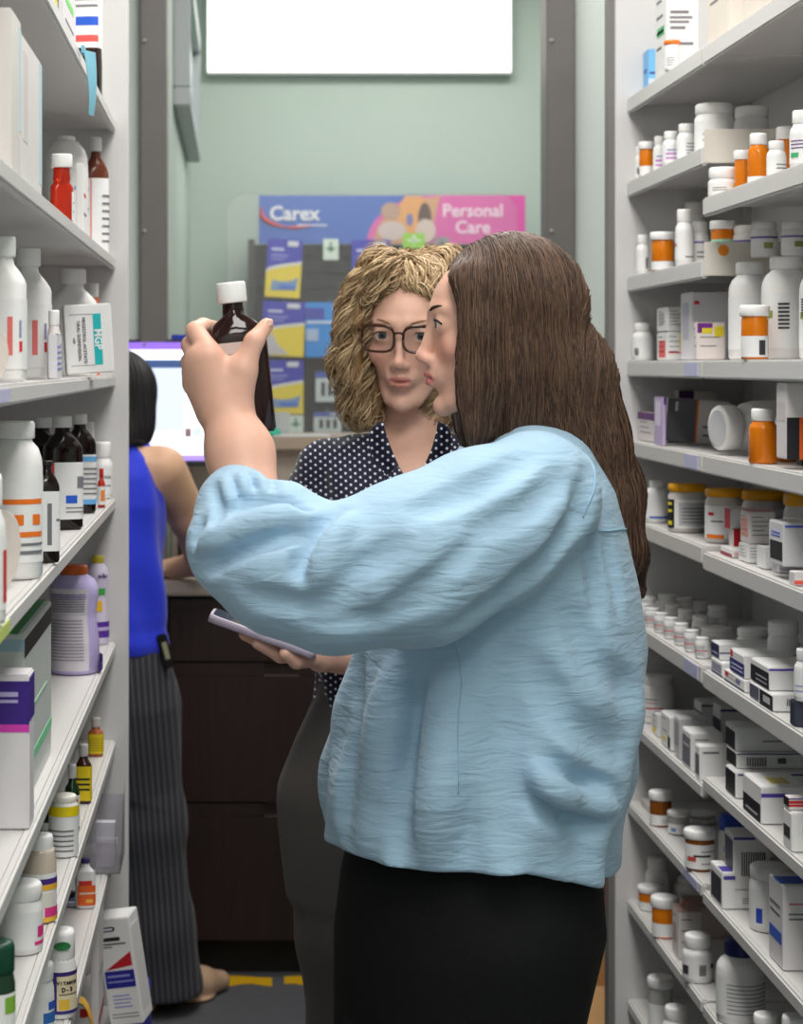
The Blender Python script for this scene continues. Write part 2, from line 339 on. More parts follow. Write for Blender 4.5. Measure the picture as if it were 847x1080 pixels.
def package(px0, px1, py0, py1, kind, label, ang=0, dd=0):
    d = DD-.07-dd; k = d/F; w_ = (px1-px0)*k/2; h = (py1-py0)*k
    t = empty('hanging_package', P((px0+px1)/2, py1, d)); t.rotation_euler = (0, ang, 0)
    BL = C((50, 48, 178), .35); YE = C((236, 208, 52), .35)
    if kind in ('by', 'by2'):
        MB().box(-w_, w_, 0, .02, 0, h, BL, .002).build('carton', t)
        n = 8; top = [( -w_+2*w_*i/n, h*(.42+.16*(i/n)**.6)) for i in range(n+1)]
        MB().prism([(w_, .001), (-w_, .001)]+top, -.002, 0, YE).build('yellow_panel', t)
        band = top+[(x, z+h*.05) for x, z in top[::-1]]
        MB().prism(band, -.0025, 0, C((226, 222, 214), .4)).build('pale_band', t)
        if kind == 'by':
            MB().prism([(-w_*.7, h*.12), (w_*.75, h*.14), (w_*.85, h*.36), (w_*.5, h*.30), (-w_*.1, h*.27), (-w_*.6, h*.3)], -.0035, -.002, C((120, 150, 196), .4)).build('product_picture', t)
            MB().box(-w_*.2, w_*.7, -.0045, -.0035, h*.15, h*.22, C((64, 110, 206), .4)).build('product_picture', t)
        else:
            MB().prism([(-w_*.9, h*.02), (w_*.3, h*.05), (-w_*.2, h*.2), (-w_*.5, h*.42), (-w_*.8, h*.36)], -.0035, -.002, C((196, 188, 196), .4)).build('product_picture', t)
        m = MB(); m.box(-w_*.75, -w_*.05, -.002, 0, h*.80, h*.84, C((214, 214, 240), .4)); m.box(-w_*.75, w_*.2, -.002, 0, h*.70, h*.73, C((150, 150, 220), .4)); m.box(-w_*.75, w_*.0, -.002, 0, h*.64, h*.66, C((150, 150, 220), .4)); m.build('lettering', t)
    elif kind == 'cy':
        MB().box(-w_, w_, 0, .03, 0, h, C((34, 140, 224), .35), .002).build('carton', t)
        MB().box(-w_, -w_*.2, -.002, 0, h*.70, h*.9, C((58, 60, 170), .4)).build('brand_patch', t)
        MB().prism([(-w_*.1, h*.05), (w_*.9, h*.05), (w_*.95, h*.2), (w_*.6, h*.5), (w_*.2, h*.3)], -.002, 0, C((100, 140, 206), .4)).build('product_picture', t)
        m = MB(); m.box(-w_*.95, w_*.7, -.002, 0, h*.62, h*.66, C((220, 230, 246), .4)); m.box(-w_*.95, -w_*.45, -.002, 0, h*.3, h*.52, C((170, 190, 220), .4)); m.build('lettering', t)
    else:
        MB().box(-w_, w_, 0, .02, 0, h, C((206, 214, 214), .35), .002).build('carton', t)
        m = MB(); m.box(-w_, w_, -.002, 0, h*.8, h, C((70, 90, 180), .4)); 
        for q in (-.6, -.1, .4): m.box(w_*q, w_*(q+.28), -.002, 0, h*.2, h*.65, C((40, 44, 50), .4))
        m.build('printed_panel', t)
    MB().tube([(0, .005, h+.006), (0, .075, h+.006)], .0025, C((170, 170, 174), .25)).build('peg_hook', t)
    m = MB(); m.box(w_*.15, w_*.75, -.003, -.001, h*.88, h*.97, C((214, 214, 224), .4)); m.build('price_sticker', t)
    return tag(t, label, 'package')
package(279, 316, 252, 314, 'by', 'blue and yellow package hanging directly under the blue end of the header', .06)
package(371, 412, 253, 315, 'by', 'blue and yellow package hanging above the curly blonde hair')
package(275, 320, 318, 376, 'by2', 'blue and pale yellow package with a foot picture beside the cyan package', .04)
package(322, 372, 319, 377, 'cy', 'bright cyan blue package with a boot picture beside the curly hair')
package(279, 320, 380, 437, 'by', 'blue and yellow package lowest in its column beside the brown bottle')
package(333, 362, 392, 424, 'wk', 'small white package with black figures under the cyan package')
package(331, 360, 435, 456, 'wk', 'small blue and white package above the spotted navy shoulder')
def price_tag(px0, px1, py0, py1, label, mk=(40, 110, 70), body=(214, 226, 216)):
    d = DD-.12; k = d/F; t = empty('price_tag', P((px0+px1)/2, py1, d)); w_ = (px1-px0)*k/2; h = (py1-py0)*k
    MB().box(-w_, w_, 0, .002, 0, h, C(body, .4)).build('card', t)
    m = MB(); m.box(-w_*.12, w_*.12, -.001, 0, h*.35, h*.85, C(mk, .4)); m.box(-w_*.6, w_*.6, -.001, 0, h*.48, h*.58, C(mk, .4)); m.build('printed_cross', t)
    MB().tube([(0, .003, h*.9), (0, .125, h*.9)], .002, C((170, 170, 174), .25)).build('peg_hook', t)
    tag(t, label, 'tag')
price_tag(341, 357, 252, 274, 'white tag with a green cross hanging under the header board')
price_tag(304, 320, 438, 458, 'white tag with a dark cross under the lowest yellow package')
price_tag(425, 448, 246, 262, 'bright lime green tag above the curly blonde hair', (230, 240, 230), (150, 206, 70))
price_tag(458, 474, 250, 266, 'grey tag on the rack above the women\'s heads', (100, 100, 104), (150, 146, 150))

# yellow floor tape, bin and carton between counter and shelves
YT = M('yellow_floor_tape', (222, 172, 20), .55, noise=.1)
for x0, x1, label in ((-.045, .085, 'strip of yellow floor tape beside the beige shoe'), (.115, .21, 'strip of yellow floor tape beside the grey slacks')):
    pts = []; n = 10
    vs_ = []
    for i in range(n+1):
        x = x0+(x1-x0)*i/n; vs_ += [(x, 4.93+.010*math.sin(x*60), .001), (x, 4.995+.008*math.sin(x*37+2), .001)]
    b = MB(); b.add([(a, b_, .0005) for a, b_, c in vs_]+[(a, b_, .002) for a, b_, c in vs_], [(2*i, 2*i+2, 2*i+3, 2*i+1) for i in range(n)]+[(22+2*i, 22+2*i+1, 22+2*i+3, 22+2*i+2) for i in range(n)]+[(2*i, 2*i+22, 2*i+24, 2*i+2) for i in range(n)], YT)
    tag(b.build('floor_tape'), label, 'tape')
t = empty('cardboard_box', (.86, 4.5, 0))
KB = M('brown_corrugated_board', (196, 150, 98), .7, noise=.08)
m = MB(); m.box(-.13, .13, -.14, -.135, 0, .17, KB); m.box(-.13, .13, .135, .14, 0, .17, KB); m.box(-.13, -.125, -.135, .135, 0, .17, KB); m.box(.125, .13, -.135, .135, 0, .17, KB); m.box(-.125, .125, -.135, .135, 0, .005, KB); m.build('walls', t)
m = MB(); m.add([(-.13, -.14, .17), (.13, -.14, .17), (.13, -.20, .09), (-.13, -.20, .09), (-.13, -.143, .17), (.13, -.143, .17), (.13, -.203, .09), (-.13, -.203, .09)], [(0, 1, 2, 3), (4, 7, 6, 5), (3, 2, 6, 7), (0, 3, 7, 4), (1, 5, 6, 2)], KB); m.build('flap', t)
tag(t, 'brown cardboard box on the floor beside the white shelving end', 'box')
t = empty('tall_bin', (.90, 4.78, 0))
m = MB(); m.box(-.10, .12, -.1, .1, 0, .40, C((20, 18, 20), .4), .01); m.build('body', t)
m = MB()
for i in range(4): m.box(-.095, .05, -.104, -.099, .19+i*.052, .232+i*.052, C((178, 22, 26), .4))
m.build('red_lettering_panel', t)
MB().box(-.105, .125, -.105, .105, .40, .43, C((150, 20, 24), .4), .008).build('lid', t)
tag(t, 'black bin with red panels behind the woman in black trousers', 'bin')
# ------------------------------------------------------------------ shelving
XR, XL = .75, .213
D_RE, D_RM, D_LE = 3.92, 3.29, 3.58
RDEP, LDEP = .23, .30
PANEL = M('white_enamel_panel', (212, 211, 211), .42, noise=.02, nscale=4)
RS = dict(F1=1.983, F2=1.822, F3=1.640, F4=1.478, F5=1.326, F6=1.178, F7=.984, F8=.80, F9=.640, F10=.452, F11=.26,
          N1=1.983, N2=1.739, N4=1.478, N5=1.326, N6=1.170, N7=.980, N8=.815, N9=.632, N10=.450, N11=.26)
LS = dict(L1=1.908, L2=1.668, L3=1.462, L4=1.247, L5=.994, L6=.822, L7=.640, L8=.355)
TH = {}
ZT = {}
def shelf(parent, name, side, y0, y1, zb, th, endlip=0):
    s = 1 if side == 'R' else -1
    xf = XR if side == 'R' else XL; dep = RDEP if side == 'R' else LDEP
    m = MB()
    a, b = sorted((s*xf, s*(xf+.012))); m.box(a, b, y0, y1, zb, zb+th, SHELFW, .003)
    a, b = sorted((s*(xf+.010), s*(xf+dep))); m.box(a, b, y0, y1, zb+th-.014, zb+th-.0005, SHELFW)
    o = m.build('shelf', parent)
    ZT[name] = zb+th
    if endlip:
        e = MB(); a, b = sorted((s*(xf+.004), s*(xf+dep))); e.box(a, b, y0-.003, y0, zb+.004, zb+.004+endlip, M('cream_shelf_end', (222, 216, 206), .45), .001)
        e.build('end_lip', o)
        if name == 'F3':
            q = MB(); q.lathe([(.009, -.0008), (.009, 0)], C((240, 140, 30), .5), 16); oo = q.build('orange_sticker', o); oo.location = (s*(xf+.035), y0-.0035, zb+.045); oo.rotation_euler = (math.pi/2, 0, 0)
    return o
def unit(name, side, y0, y1, shelves, label, endpanel):
    s = 1 if side == 'R' else -1; xf = XR if side == 'R' else XL; dep = RDEP if side == 'R' else LDEP
    t = empty(name, (0, 0, 0))
    a, b = sorted((s*(xf+dep), s*(xf+dep+.02))); MB().box(a, b, y0, y1, 0, 2.45, PANEL).build('back_panel', t)
    for yy in (y0+.03, y1-.03):
        sm_ = C((196, 195, 194), .4); m = MB()
        a, b = sorted((s*(xf+dep-.002), s*(xf+dep))); m.box(a, b, yy-.012, yy+.012, .05, 2.4, sm_)
        a, b = sorted((s*(xf+dep-.012), s*(xf+dep-.002)))
        m.box(a, b, yy-.012, yy-.003, .05, 2.4, sm_); m.box(a, b, yy+.003, yy+.012, .05, 2.4, sm_)
        for i in range(45): z = .07+i*.052; m.box(a, b, yy-.003, yy+.003, z, z+.03, sm_)     # webs between real slots
        m.build('slotted_standard', t)
    if endpanel:
        a, b = sorted((s*(xf-.022), s*(xf+dep+.02))); MB().box(a, b, y1, y1+.022, 0, 2.45, PANEL, .002).build('end_panel', t)
    for nm, zb in shelves:
        th = (.020 if side == 'L' else .030 if zb > .9 else .022)
        o = shelf(t, nm, side, y0+.002, y1-.001, zb, th, .055 if nm in ('F2', 'F3') else 0)
        if nm in ('F5', 'F4', 'N5', 'F7', 'L4', 'L3', 'F9', 'N7'):
            m = MB(); yc = y0+(y1-y0)*.12; a, b = sorted((s*(xf-.0012), s*xf))
            m.box(a, b, yc-.05, yc+.05, zb+.004, zb+th-.004, C((196, 198, 232), .4) if nm != 'L4' else C((206, 222, 120), .4)); m.build('shelf_tag', o)
    a, b = sorted((s*(xf+.02), s*(xf+dep))); MB().box(a, b, y0, y1, 0, .08, PANEL).build('kick_plate', t)
    tag(t, label, 'shelving', 'white enamelled shelving units')
    return t
unit('shelving_unit', 'R', D_RM, D_RE, [(k, v) for k, v in RS.items() if k[0] == 'F'], 'white shelving bay with plain end panel beside the long brown hair', True)
unit('shelving_unit', 'R', 2.30, D_RM-.004, [(k, v) for k, v in RS.items() if k[0] == 'N'], 'white shelving bay holding the largest white bottles and stacked cartons', False)
unit('shelving_unit', 'L', 1.62, D_LE, [(k, v) for k, v in LS.items()], 'white shelving unit across the aisle with syrup bottles and vitamins', True)

# ------------------------------------------------------------------ merchandise builders
GREY = (120, 120, 126)
def place(side, px, o):
    if side == 'R':
        X = XR+o; d = F*X/(px-CX); return X, d
    X = XL+o; d = F*X/(CX-px); return -X, d
def zof(shelf, base): return ZT[shelf]+.0006 if base is None else base
SB = dict(list(RS.items())+list(LS.items()))
def zceil(shelf):           # underside of the shelf above
    up = [z for n_, z in SB.items() if n_[0] == shelf[0] and z > SB[shelf]+.01]
    return min(up)-.003 if up else 9
def settle(shelf, px, o, wpx):
    """keep a round item between shelf front, back panel, end panel and bay joint"""
    side = 'L' if shelf[0] == 'L' else 'R'; xf, dep, dend = (XL, LDEP, D_LE) if side == 'L' else (XR, RDEP, D_RE)
    for _ in range(3):
        X, d = place(side, px, o); r = wpx/2*d/F
        o = max(o, r*.75); o = min(o, dep-r-.008)
        o = min(o, (dend-r-.003)*abs(px-CX)/F-xf)
        if shelf[0] == 'N' and not ('F'+shelf[1:] in ZT and abs(ZT['F'+shelf[1:]]-ZT[shelf]) < .03): o = min(o, (D_RM-r-.003)*abs(px-CX)/F-xf)
        o = max(o, .006)
    X, d = place(side, px, o); r = wpx/2*d/F
    if shelf[0] == 'N' and d+r > D_RM and 'F'+shelf[1:] in ZT and abs(ZT['F'+shelf[1:]]-ZT[shelf]) < .03: z = max(ZT[shelf], ZT['F'+shelf[1:]])
    elif shelf[0] == 'F' and d-r < D_RM and 'N'+shelf[1:] in ZT and abs(ZT['N'+shelf[1:]]-ZT[shelf]) < .03: z = max(ZT[shelf], ZT['N'+shelf[1:]])
    else: z = ZT[shelf]
    return X, d, z+.0006
def cyl_print(mb, r, z0, z1, a0, a1, mat, sy=1, n=None):
    vs_ = []; n = n or max(4, int(abs(a1-a0)/6)+1)
    for i in range(n+1):
        a = math.radians(a0+(a1-a0)*i/n-90)
        for z in (z0, z1): vs_.append((r*math.cos(a), r*sy*math.sin(a), z))
    mb.add(vs_, [(2*i, 2*i+2, 2*i+3, 2*i+1) for i in range(n)], mat, True)
TOPZ = {}
def bottle(shelf, px, o, wpx, yt, label, kind='pill', body=None, cap=None, paper=None, prints=(), base=None, group=None, name=None, cat='bottle', capf=None, yaw=0, labz=None, tilt=0, capr=None, nolabel=False):
    """round bottle or vial standing on a shelf; yt = its top in the photograph"""
    side = 'L' if shelf[0] == 'L' else 'R'
    X, d, zz = settle(shelf, px, o, wpx); ppm = F/d; r = wpx/2/ppm
    z0 = zz if base is None else base; zt = min(ZC-(yt-CY)/ppm, zceil(shelf)); h = max(.02, zt-z0)
    t = empty(name or {'pill': 'pill_bottle', 'vial': 'amber_vial', 'big': 'stock_bottle', 'jar': 'jar', 'slim': 'dropper_bottle'}.get(kind, 'bottle'), (X, d, z0), math.radians(yaw)+math.atan2(-X, d)*-1)
    if tilt: t.rotation_euler = (0, math.radians(tilt), t.rotation_euler[2])
    body = body or {'vial': AMBER}.get(kind, WHITEP); cap = cap or WHITEC; paper = paper or PAPER
    hc = h*(capf or {'pill': .24, 'vial': .22, 'big': .16, 'jar': .22, 'slim': .22}.get(kind, .2)); hb = h-hc
    m = MB()
    if kind == 'vial':
        prof = [(r*.86, 0), (r*.9, h*.01), (r*.9, hb*.93), (r*.84, hb), (r*.84, hb+hc*.3)]; rc = r; lb = (.08, .62)
    elif kind == 'jar':
        prof = [(r*.94, 0), (r, h*.02), (r, hb*.9), (r*.9, hb), (r*.88, hb+hc*.2)]; rc = r*.95; lb = (.1, .82)
    elif kind == 'big':
        prof = [(r*.92, 0), (r, h*.025), (r, hb*.80), (r*.96, hb*.87), (r*.84, hb*.94), (r*.64, hb*.985), (r*.58, hb+hc*.2)]; rc = r*.66; lb = (.12, .74)
    elif kind == 'slim':
        prof = [(r*.92, 0), (r, h*.02), (r, hb*.74), (r*.9, hb*.84), (r*.5, hb*.93), (r*.42, hb+hc*.2)]; rc = r*.55; lb = (.1, .7)
    else:
        prof = [(r*.92, 0), (r, h*.03), (r, hb*.82), (r*.95, hb*.9), (r*.78, hb*.97), (r*.7, hb+hc*.2)]; rc = r*.8; lb = (.12, .78)
    if capr: rc = r*capr
    if labz: lb = labz
    m.lathe(prof, body, 24); m.build('body', t)
    c = MB(); n = 40; prof = [(rc*.97, hb+hc*.06), (rc, hb+hc*.12), (rc, hb+hc*.86), (rc*.93, h), (rc*.5, h*1.0008)]
    c.rings([[((q*(1+(.018 if j % 2 else -.018)*(1 if 0 < i < 3 else 0)))*math.cos(2*math.pi*j/n), (q*(1+(.018 if j % 2 else -.018)*(1 if 0 < i < 3 else 0)))*math.sin(2*math.pi*j/n), z) for j in range(n)] for i, (q, z) in enumerate(prof)], cap)
    c.build('cap', t)
    if not nolabel:
        l = MB(); z_a, z_b = hb*lb[0], hb*lb[1]; rl = r*(.9 if kind == 'vial' else 1)+.0004
        cyl_print(l, rl, z_a, z_b, -128, 128, paper, n=40); lo = l.build('label', t)
        p = MB(); rp = rl+.0004
        if not prints:
            rnd = random.Random(int(px*13+yt)); sh = rnd.uniform(-40, 40)
            for i in range(4):
                q = z_a+(z_b-z_a)*(.2+.17*i); cyl_print(p, rp, q, q+(z_b-z_a)*.05, sh-38, sh+rnd.uniform(0, 40), C(GREY, .6))
        for (u0, u1, a0, a1, col) in prints:
            cyl_print(p, rp, z_a+(z_b-z_a)*u0, z_a+(z_b-z_a)*u1, a0, a1, C(col, .55)); rp += .0001
        p.build('print', lo)
    TOPZ[id(t)] = z0+h
    return tag(t, label, cat, group)
def carton(shelf, pe, o, fpx, spx, yt, label, col=None, prints=(), base=None, group=None, name='medicine_carton', cat='box', lines=0, yaw=0, lean=0, maxw=None, maxl=None, yb=None, h=None):
    """carton: pe = pixel of its near front edge, fpx/spx = seen widths of its aisle face and of its near side, yt = its top"""
    side = 'L' if shelf[0] == 'L' else 'R'; s = 1 if side == 'R' else -1
    X, d = place(side, pe, o); ppm = F/d
    d1 = F*abs(X)/(abs(pe-CX)-fpx); w_ = d1-d
    if maxw: w_ = min(w_, maxw)
    l = spx/ppm
    if maxl: l = min(l, maxl)
    if side == 'R' and shelf[0] == 'F': w_ = min(w_, D_RE-.004-d)
    if side == 'L': w_ = min(w_, D_LE-.004-d)
    l = min(l, (RDEP if side == 'R' else LDEP)-o-.008) if yaw == 0 else l
    z0 = zof(shelf, base)
    if h is None: h = max(.012, min(ZC-(yt-CY)/ppm, zceil(shelf))-z0)
    if w_ < .012: print('THIN', label, w_, d)
    if h <= .0121: print('FLAT', label)
    t = empty(name, (X, d, z0), math.radians(yaw))
    if lean: t.rotation_euler = (0, math.radians(lean), math.radians(yaw))
    mat = C(col, .45) if col else CARD
    x0, x1 = sorted((0, s*l))
    MB().box(x0, x1, 0, w_, 0, h, mat, min(.0015, h*.05)).build('carton_body', t)
    p = MB(); e = .0004; byc = {}
    def put(face, u0, u1, v0, v1, mt, ee=e):
        nonlocal p
        if face == 'F':
            xx = -s*ee; a, b = sorted((xx, 0)); p.box(a, b, w_*(1-u1), w_*(1-u0), h*v0, h*v1, mt) if s > 0 else p.box(a, b, w_*u0, w_*u1, h*v0, h*v1, mt)
        elif face == 'S':
            if s > 0: p.box(l*u0, l*u1, -ee, 0, h*v0, h*v1, mt)
            else: p.box(-l*(1-u0), -l*(1-u1), -ee, 0, h*v0, h*v1, mt)
        else:
            a, b = sorted((s*l*u0, s*l*u1)); p.box(a, b, w_*v0, w_*v1, h+.0002, h+.0004+ee, mt)
    for k, (f, u0, u1, v0, v1, c) in enumerate(prints):
        p = byc.setdefault((f, c), MB()); put(f, u0, u1, v0, v1, C(c, .5), e+.0001*k)
    for (f, c), q in byc.items(): q.build('barcode' if c == BAR else 'printed_block', t)
    p = MB()
    for i in range(lines):
        v = .85-.7*i/max(1, lines); put('S', .12, .55+.35*((i*37) % 10)/10, v-.025, v, C(GREY, .6)); put('F', .15, .5+.3*((i*53) % 10)/10, v-.025, v, C(GREY, .6))
    if p.v: tag(p.build('print', t), kind='stuff')
    f = MB(); x0, x1 = sorted((s*l*.03, s*l*.97)); f.box(x0, x1, w_*.02, w_*.98, h, h+.0004, mat); f.build('top_flap', t)
    TOPZ[id(t)] = z0+h+.0012
    return tag(t, label, cat, group)
def oblong(t, w_, dp, h, neck, mat, capmat, capr, hc, shoulder=.78):
    """flat-sided syrup bottle in local axes: width x, depth y"""
    n = 32; m = MB()
    def ring(sx, sy, z, e=4):
        out = []
        for j in range(n):
            a = 2*math.pi*j/n; c, s_ = math.cos(a), math.sin(a)
            out.append((math.copysign(abs(c)**(2/e), c)*sx, math.copysign(abs(s_)**(2/e), s_)*sy, z))
        return out
    hb = h-hc
    R_ = [ring(w_*.46, dp*.46, 0), ring(w_*.5, dp*.5, h*.025), ring(w_*.5, dp*.5, hb*shoulder), ring(w_*.47, dp*.48, hb*(shoulder+.04), 3.4), ring(w_*.36, dp*.42, hb*(shoulder+.105), 2.6), ring(neck*1.08, neck*1.08, hb*(shoulder+.165), 2), ring(neck, neck, hb*.985, 2), ring(neck, neck, hb+hc*.2, 2)]
    m.rings(R_, mat); m.build('body', t)
    c = MB(); n = 44
    prof = [(capr*.98, hb), (capr, hb+hc*.08), (capr, hb+hc*.9), (capr*.95, h), (capr*.5, h)]
    c.rings([[((q*(1+(.02 if j % 2 else -.02)*(0 < i < 3)))*math.cos(2*math.pi*j/n), (q*(1+(.02 if j % 2 else -.02)*(0 < i < 3)))*math.sin(2*math.pi*j/n), z) for j in range(n)] for i, (q, z) in enumerate(prof)], capmat); c.build('cap', t)
    return hb
def label_wrap(t, w_, dp, z0, z1, paper, prints=(), e=4, lab_u=(0, 1)):
    n = 32; m = MB(); g_ = .0006
    def pt(j, z, g):
        a = -math.pi*(1.08)+math.pi*1.16*j/n
        c, s_ = math.cos(a), math.sin(a); return (math.copysign(abs(c)**(2/e), c)*(w_/2+g), math.copysign(abs(s_)**(2/e), s_)*(dp/2+g), z)
    vs_ = []
    ja, jb = int(lab_u[0]*n), int(lab_u[1]*n)
    for j in range(ja, jb+1): vs_ += [pt(j, z0, g_), pt(j, z1, g_)]
    m.add(vs_, [(2*j, 2*j+2, 2*j+3, 2*j+1) for j in range(jb-ja)], paper, True); lo = m.build('label', t)
    p = MB()
    for k, (u0, u1, v0, v1, c) in enumerate(prints):     # u along wrap 0..1, v up
        j0, j1 = int(u0*n), max(int(u0*n)+1, int(u1*n)); vs_ = []
        for j in range(j0, j1+1): vs_ += [pt(j, z0+(z1-z0)*v0, g_+.0003+.0001*k), pt(j, z0+(z1-z0)*v1, g_+.0003+.0001*k)]
        p.add(vs_, [(2*i, 2*i+2, 2*i+3, 2*i+1) for i in range(j1-j0)], C(c, .55), True)
    if p.v: p.build('print', lo)
    return lo
def syrup(shelf, px, o, wpx, yt, label, mat=DBROWN, capmat=WHITEC, prints=(), yaw=0, dp=.62, labz=(.08, .62), neck=.19, capr=.235, group=None, hc=.13, shoulder=.78, paper=None, name='syrup_bottle', base=None, lab_u=(0, 1)):
    side = 'L' if shelf[0] == 'L' else 'R'
    X, d, z0 = settle(shelf, px, o, wpx); ppm = F/d; w_ = wpx/ppm; h = min(ZC-(yt-CY)/ppm, zceil(shelf))-z0
    t = empty(name, (X, d, z0), math.radians(yaw))
    hb = oblong(t, w_, w_*dp, h, w_*neck, mat, capmat, w_*capr, h*hc, shoulder)
    label_wrap(t, w_, w_*dp, hb*labz[0], hb*labz[1], paper or PAPER, prints, lab_u=lab_u)
    return tag(t, label, 'bottle', group)
RED, ORG, BLU, NAV, PUR, GRN, YEL, BLK, LIL, PNK = (206, 40, 44), (240, 120, 24), (40, 96, 214), (36, 38, 84), (96, 40, 130), (70, 176, 112), (236, 214, 40), (26, 26, 30), (182, 168, 222), (226, 60, 160)
BAR = (60, 60, 66)
def bars(a0=-20, z0=.2, z1=.6):
    return [(z0+(z1-z0)*i/7, z0+(z1-z0)*(i+.55)/7, a0, a0+26, BAR) for i in range(7)]
def sbars(u0, u1, v0, v1, face='S', n=8):
    return [(face, u0+(u1-u0)*i/n, u0+(u1-u0)*(i+.5)/n, v0, v1, BAR) for i in range(n)]

# ------------------------------------------------------------------ right-hand shelves, top to bottom
carton('F1', 684, .03, 8, 14, 52, 'light blue carton on the top shelf beside the plain end panel', (120, 190, 240), [('S', 0, 1, 0, .35, (206, 220, 236)), ('S', .1, .9, .45, .5, (50, 90, 160)), ('F', .2, .7, .5, .6, (60, 110, 190))])
carton('F1', 703, .01, 12, 34, -40, 'tall white carton with green and red squares on the top shelf', (232, 230, 230), [('F', .2, .8, .38, .46, GRN), ('S', .1, .35, .70, .82, RED), ('S', .1, .8, .5, .52, GREY), ('S', .1, .7, .46, .48, GREY)], lines=5)
bottle('F1', 709, .008, 17, 43, 'white vial with a bright orange cap in front of the tall carton', 'vial', WHITEP, C(ORG, .4), capf=.14, name='orange_capped_vial')
carton('N1', 768, .02, 22, 34, -60, 'cream carton with a yellow dot at the front of the top shelf', (226, 216, 204), [('F', .4, .7, .6, .68, YEL), ('S', .4, .7, .55, .7, GREY)], lines=2)
carton('N1', 806, .02, 22, 30, -70, 'tall beige carton with purple and yellow marks on the top shelf', (222, 212, 200), [('F', .3, .6, .34, .5, (120, 96, 160)), ('S', .05, .4, .3, .42, YEL), ('S', .5, .9, .3, .5, (90, 170, 120))])
bottle('N1', 838, .05, 34, -50, 'white bottle with green and blue blocks on the top shelf', 'big', prints=[(.0, .3, -80, -20, GRN), (.0, .2, 0, 50, (90, 140, 230)), (.5, .7, -60, 40, (90, 140, 230))])
# second shelf
bottle('F2', 676, .06, 13, 155, 'white bottle half hidden behind the amber vial by the end panel', 'pill', prints=bars(-60))
bottle('F2', 682, .02, 17, 150, 'amber vial with white cap beside the end panel, second shelf', 'vial', prints=[(.1, .7, -100, -40, GREY)], labz=(.05, .4), yaw=-50)
for px, o, wd, yt, lb_ in ((696, .03, 14, 144, 'slimmer mauve lettered white bottle right beside the amber vial, second shelf'), (708, .02, 18, 139, 'stouter mauve lettered white bottle beside the grey lettered one, second shelf')):
    bottle('F2', px, o, wd, yt, lb_, 'pill', prints=[(.2, .3, -60, 50, (190, 120, 200)), (.45, .55, -60, 40, (190, 120, 200)), (.68, .76, -50, 30, (150, 150, 200))], group='mauve lettered bottles')
bottle('F2', 724, .03, 20, 131, 'white bottle with grey lettering beside the large capped jar, second shelf', 'pill')
bottle('F2', 753, .05, 40, 110, 'large white wide-capped bottle above the shelf end lip', 'jar', prints=[(.5, .58, -60, 60, (170, 165, 200)), (.3, .36, -60, 30, GREY)])
bottle('F2', 793, .13, 36, 113, 'large white bottle standing deep behind the amber vials', 'jar', prints=[(.3, .6, -70, -40, YEL), (.3, .6, -35, -10, GREY)])
bottle('N2', 763, .03, 31, 177, 'white jar with a yellow square in front of amber vials', 'jar', prints=[(.25, .75, 10, 50, YEL), (.3, .36, -70, -10, GREY), (.5, .56, -70, -15, GREY)], capf=.42)
bottle('N2', 783, .05, 18, 159, 'narrow amber vial right behind the yellow-marked white jar', 'vial', nolabel=True)
bottle('N2', 800, .03, 22, 141, 'tall rounded amber bottle with white cap on the second shelf', 'pill', AMBER, labz=(.02, .2), prints=[(.1, .2, -30, 30, (240, 240, 240))])
bottle('N2', 819, .03, 20, 149, 'white bottle between two amber vials on the second shelf', 'pill', prints=[(.3, .36, -30, 50, GREY), (.5, .56, -30, 50, GREY)])
bottle('N2', 829, .09, 20, 134, 'amber vial half behind the white bottle with purple lines', 'vial', labz=(.02, .25))
bottle('N2', 847, .03, 27, 117, 'white bottle with purple and green lines on the second shelf', 'pill', prints=[(.5, .54, -90, 60, PUR), (.62, .66, -90, 60, PUR), (.74, .78, -90, 60, PUR), (.2, .36, -90, -50, GRN)])
# third shelf
bottle('F3', 678, .02, 14, 248, 'slim white bottle with a barcode by the end panel', 'pill', prints=bars(0, .15, .7))
bottle('F3', 699, .02, 26, 245, 'amber vial with wide white cap beside the barcode bottle', 'vial', prints=[(.2, .3, 30, 60, RED)], labz=(.02, .3))
bottle('F3', 722, .02, 19, 221, 'tall white bottle rising beside the wide amber vial', 'pill', prints=[(.1, .15, -20, 40, GREY), (.5, .6, -100, -80, RED)])
bottle('F3', 738, .05, 20, 234, 'white bottle with a violet ring left of the shelf end lip', 'pill', prints=[(.84, .92, -100, 100, (120, 104, 190)), (.2, .26, -40, 40, GREY), (.4, .46, -40, 40, GREY)])
bottle('F3', 762, .055, 26, 233, 'amber vial with a mint green label above the orange dot', 'vial', paper=C((170, 222, 190), .5), prints=[(.1, .5, -60, -20, (130, 200, 160))], labz=(.05, .7), yaw=-40)
for px, o, lb_ in ((787, .09, 'violet ringed white jar next to the mint labelled amber vial'), (806, .09, 'violet ringed white jar second along from the mint labelled vial'), (838, .12, 'violet ringed white jar third along from the mint labelled vial')):
    bottle('F3', px, o, 27, 234 if px > 800 else 238, lb_, 'jar', prints=[(.8, .9, -110, 110, (110, 96, 180)), (.3, .6, -30, 10, (160, 160, 90))], group='violet ringed jars')
bottle('F3', 733, .13, 22, 213, 'white capped bottle at the very back of the third shelf', 'jar')
bottle('N4', 791, .065, 44, 277, 'huge white bottle behind the amber vial at eye level', 'big', prints=bars(-10, .3, .8)[:0]+[(.05, .1, -40, -10, GREY)], capf=.13)
bottle('N4', 829, .075, 50, 271, 'huge white bottle with an olive label mark at eye level', 'big', prints=[(.55, .68, -100, -62, (150, 160, 60))]+bars(-48, .35, .85), capf=.13)
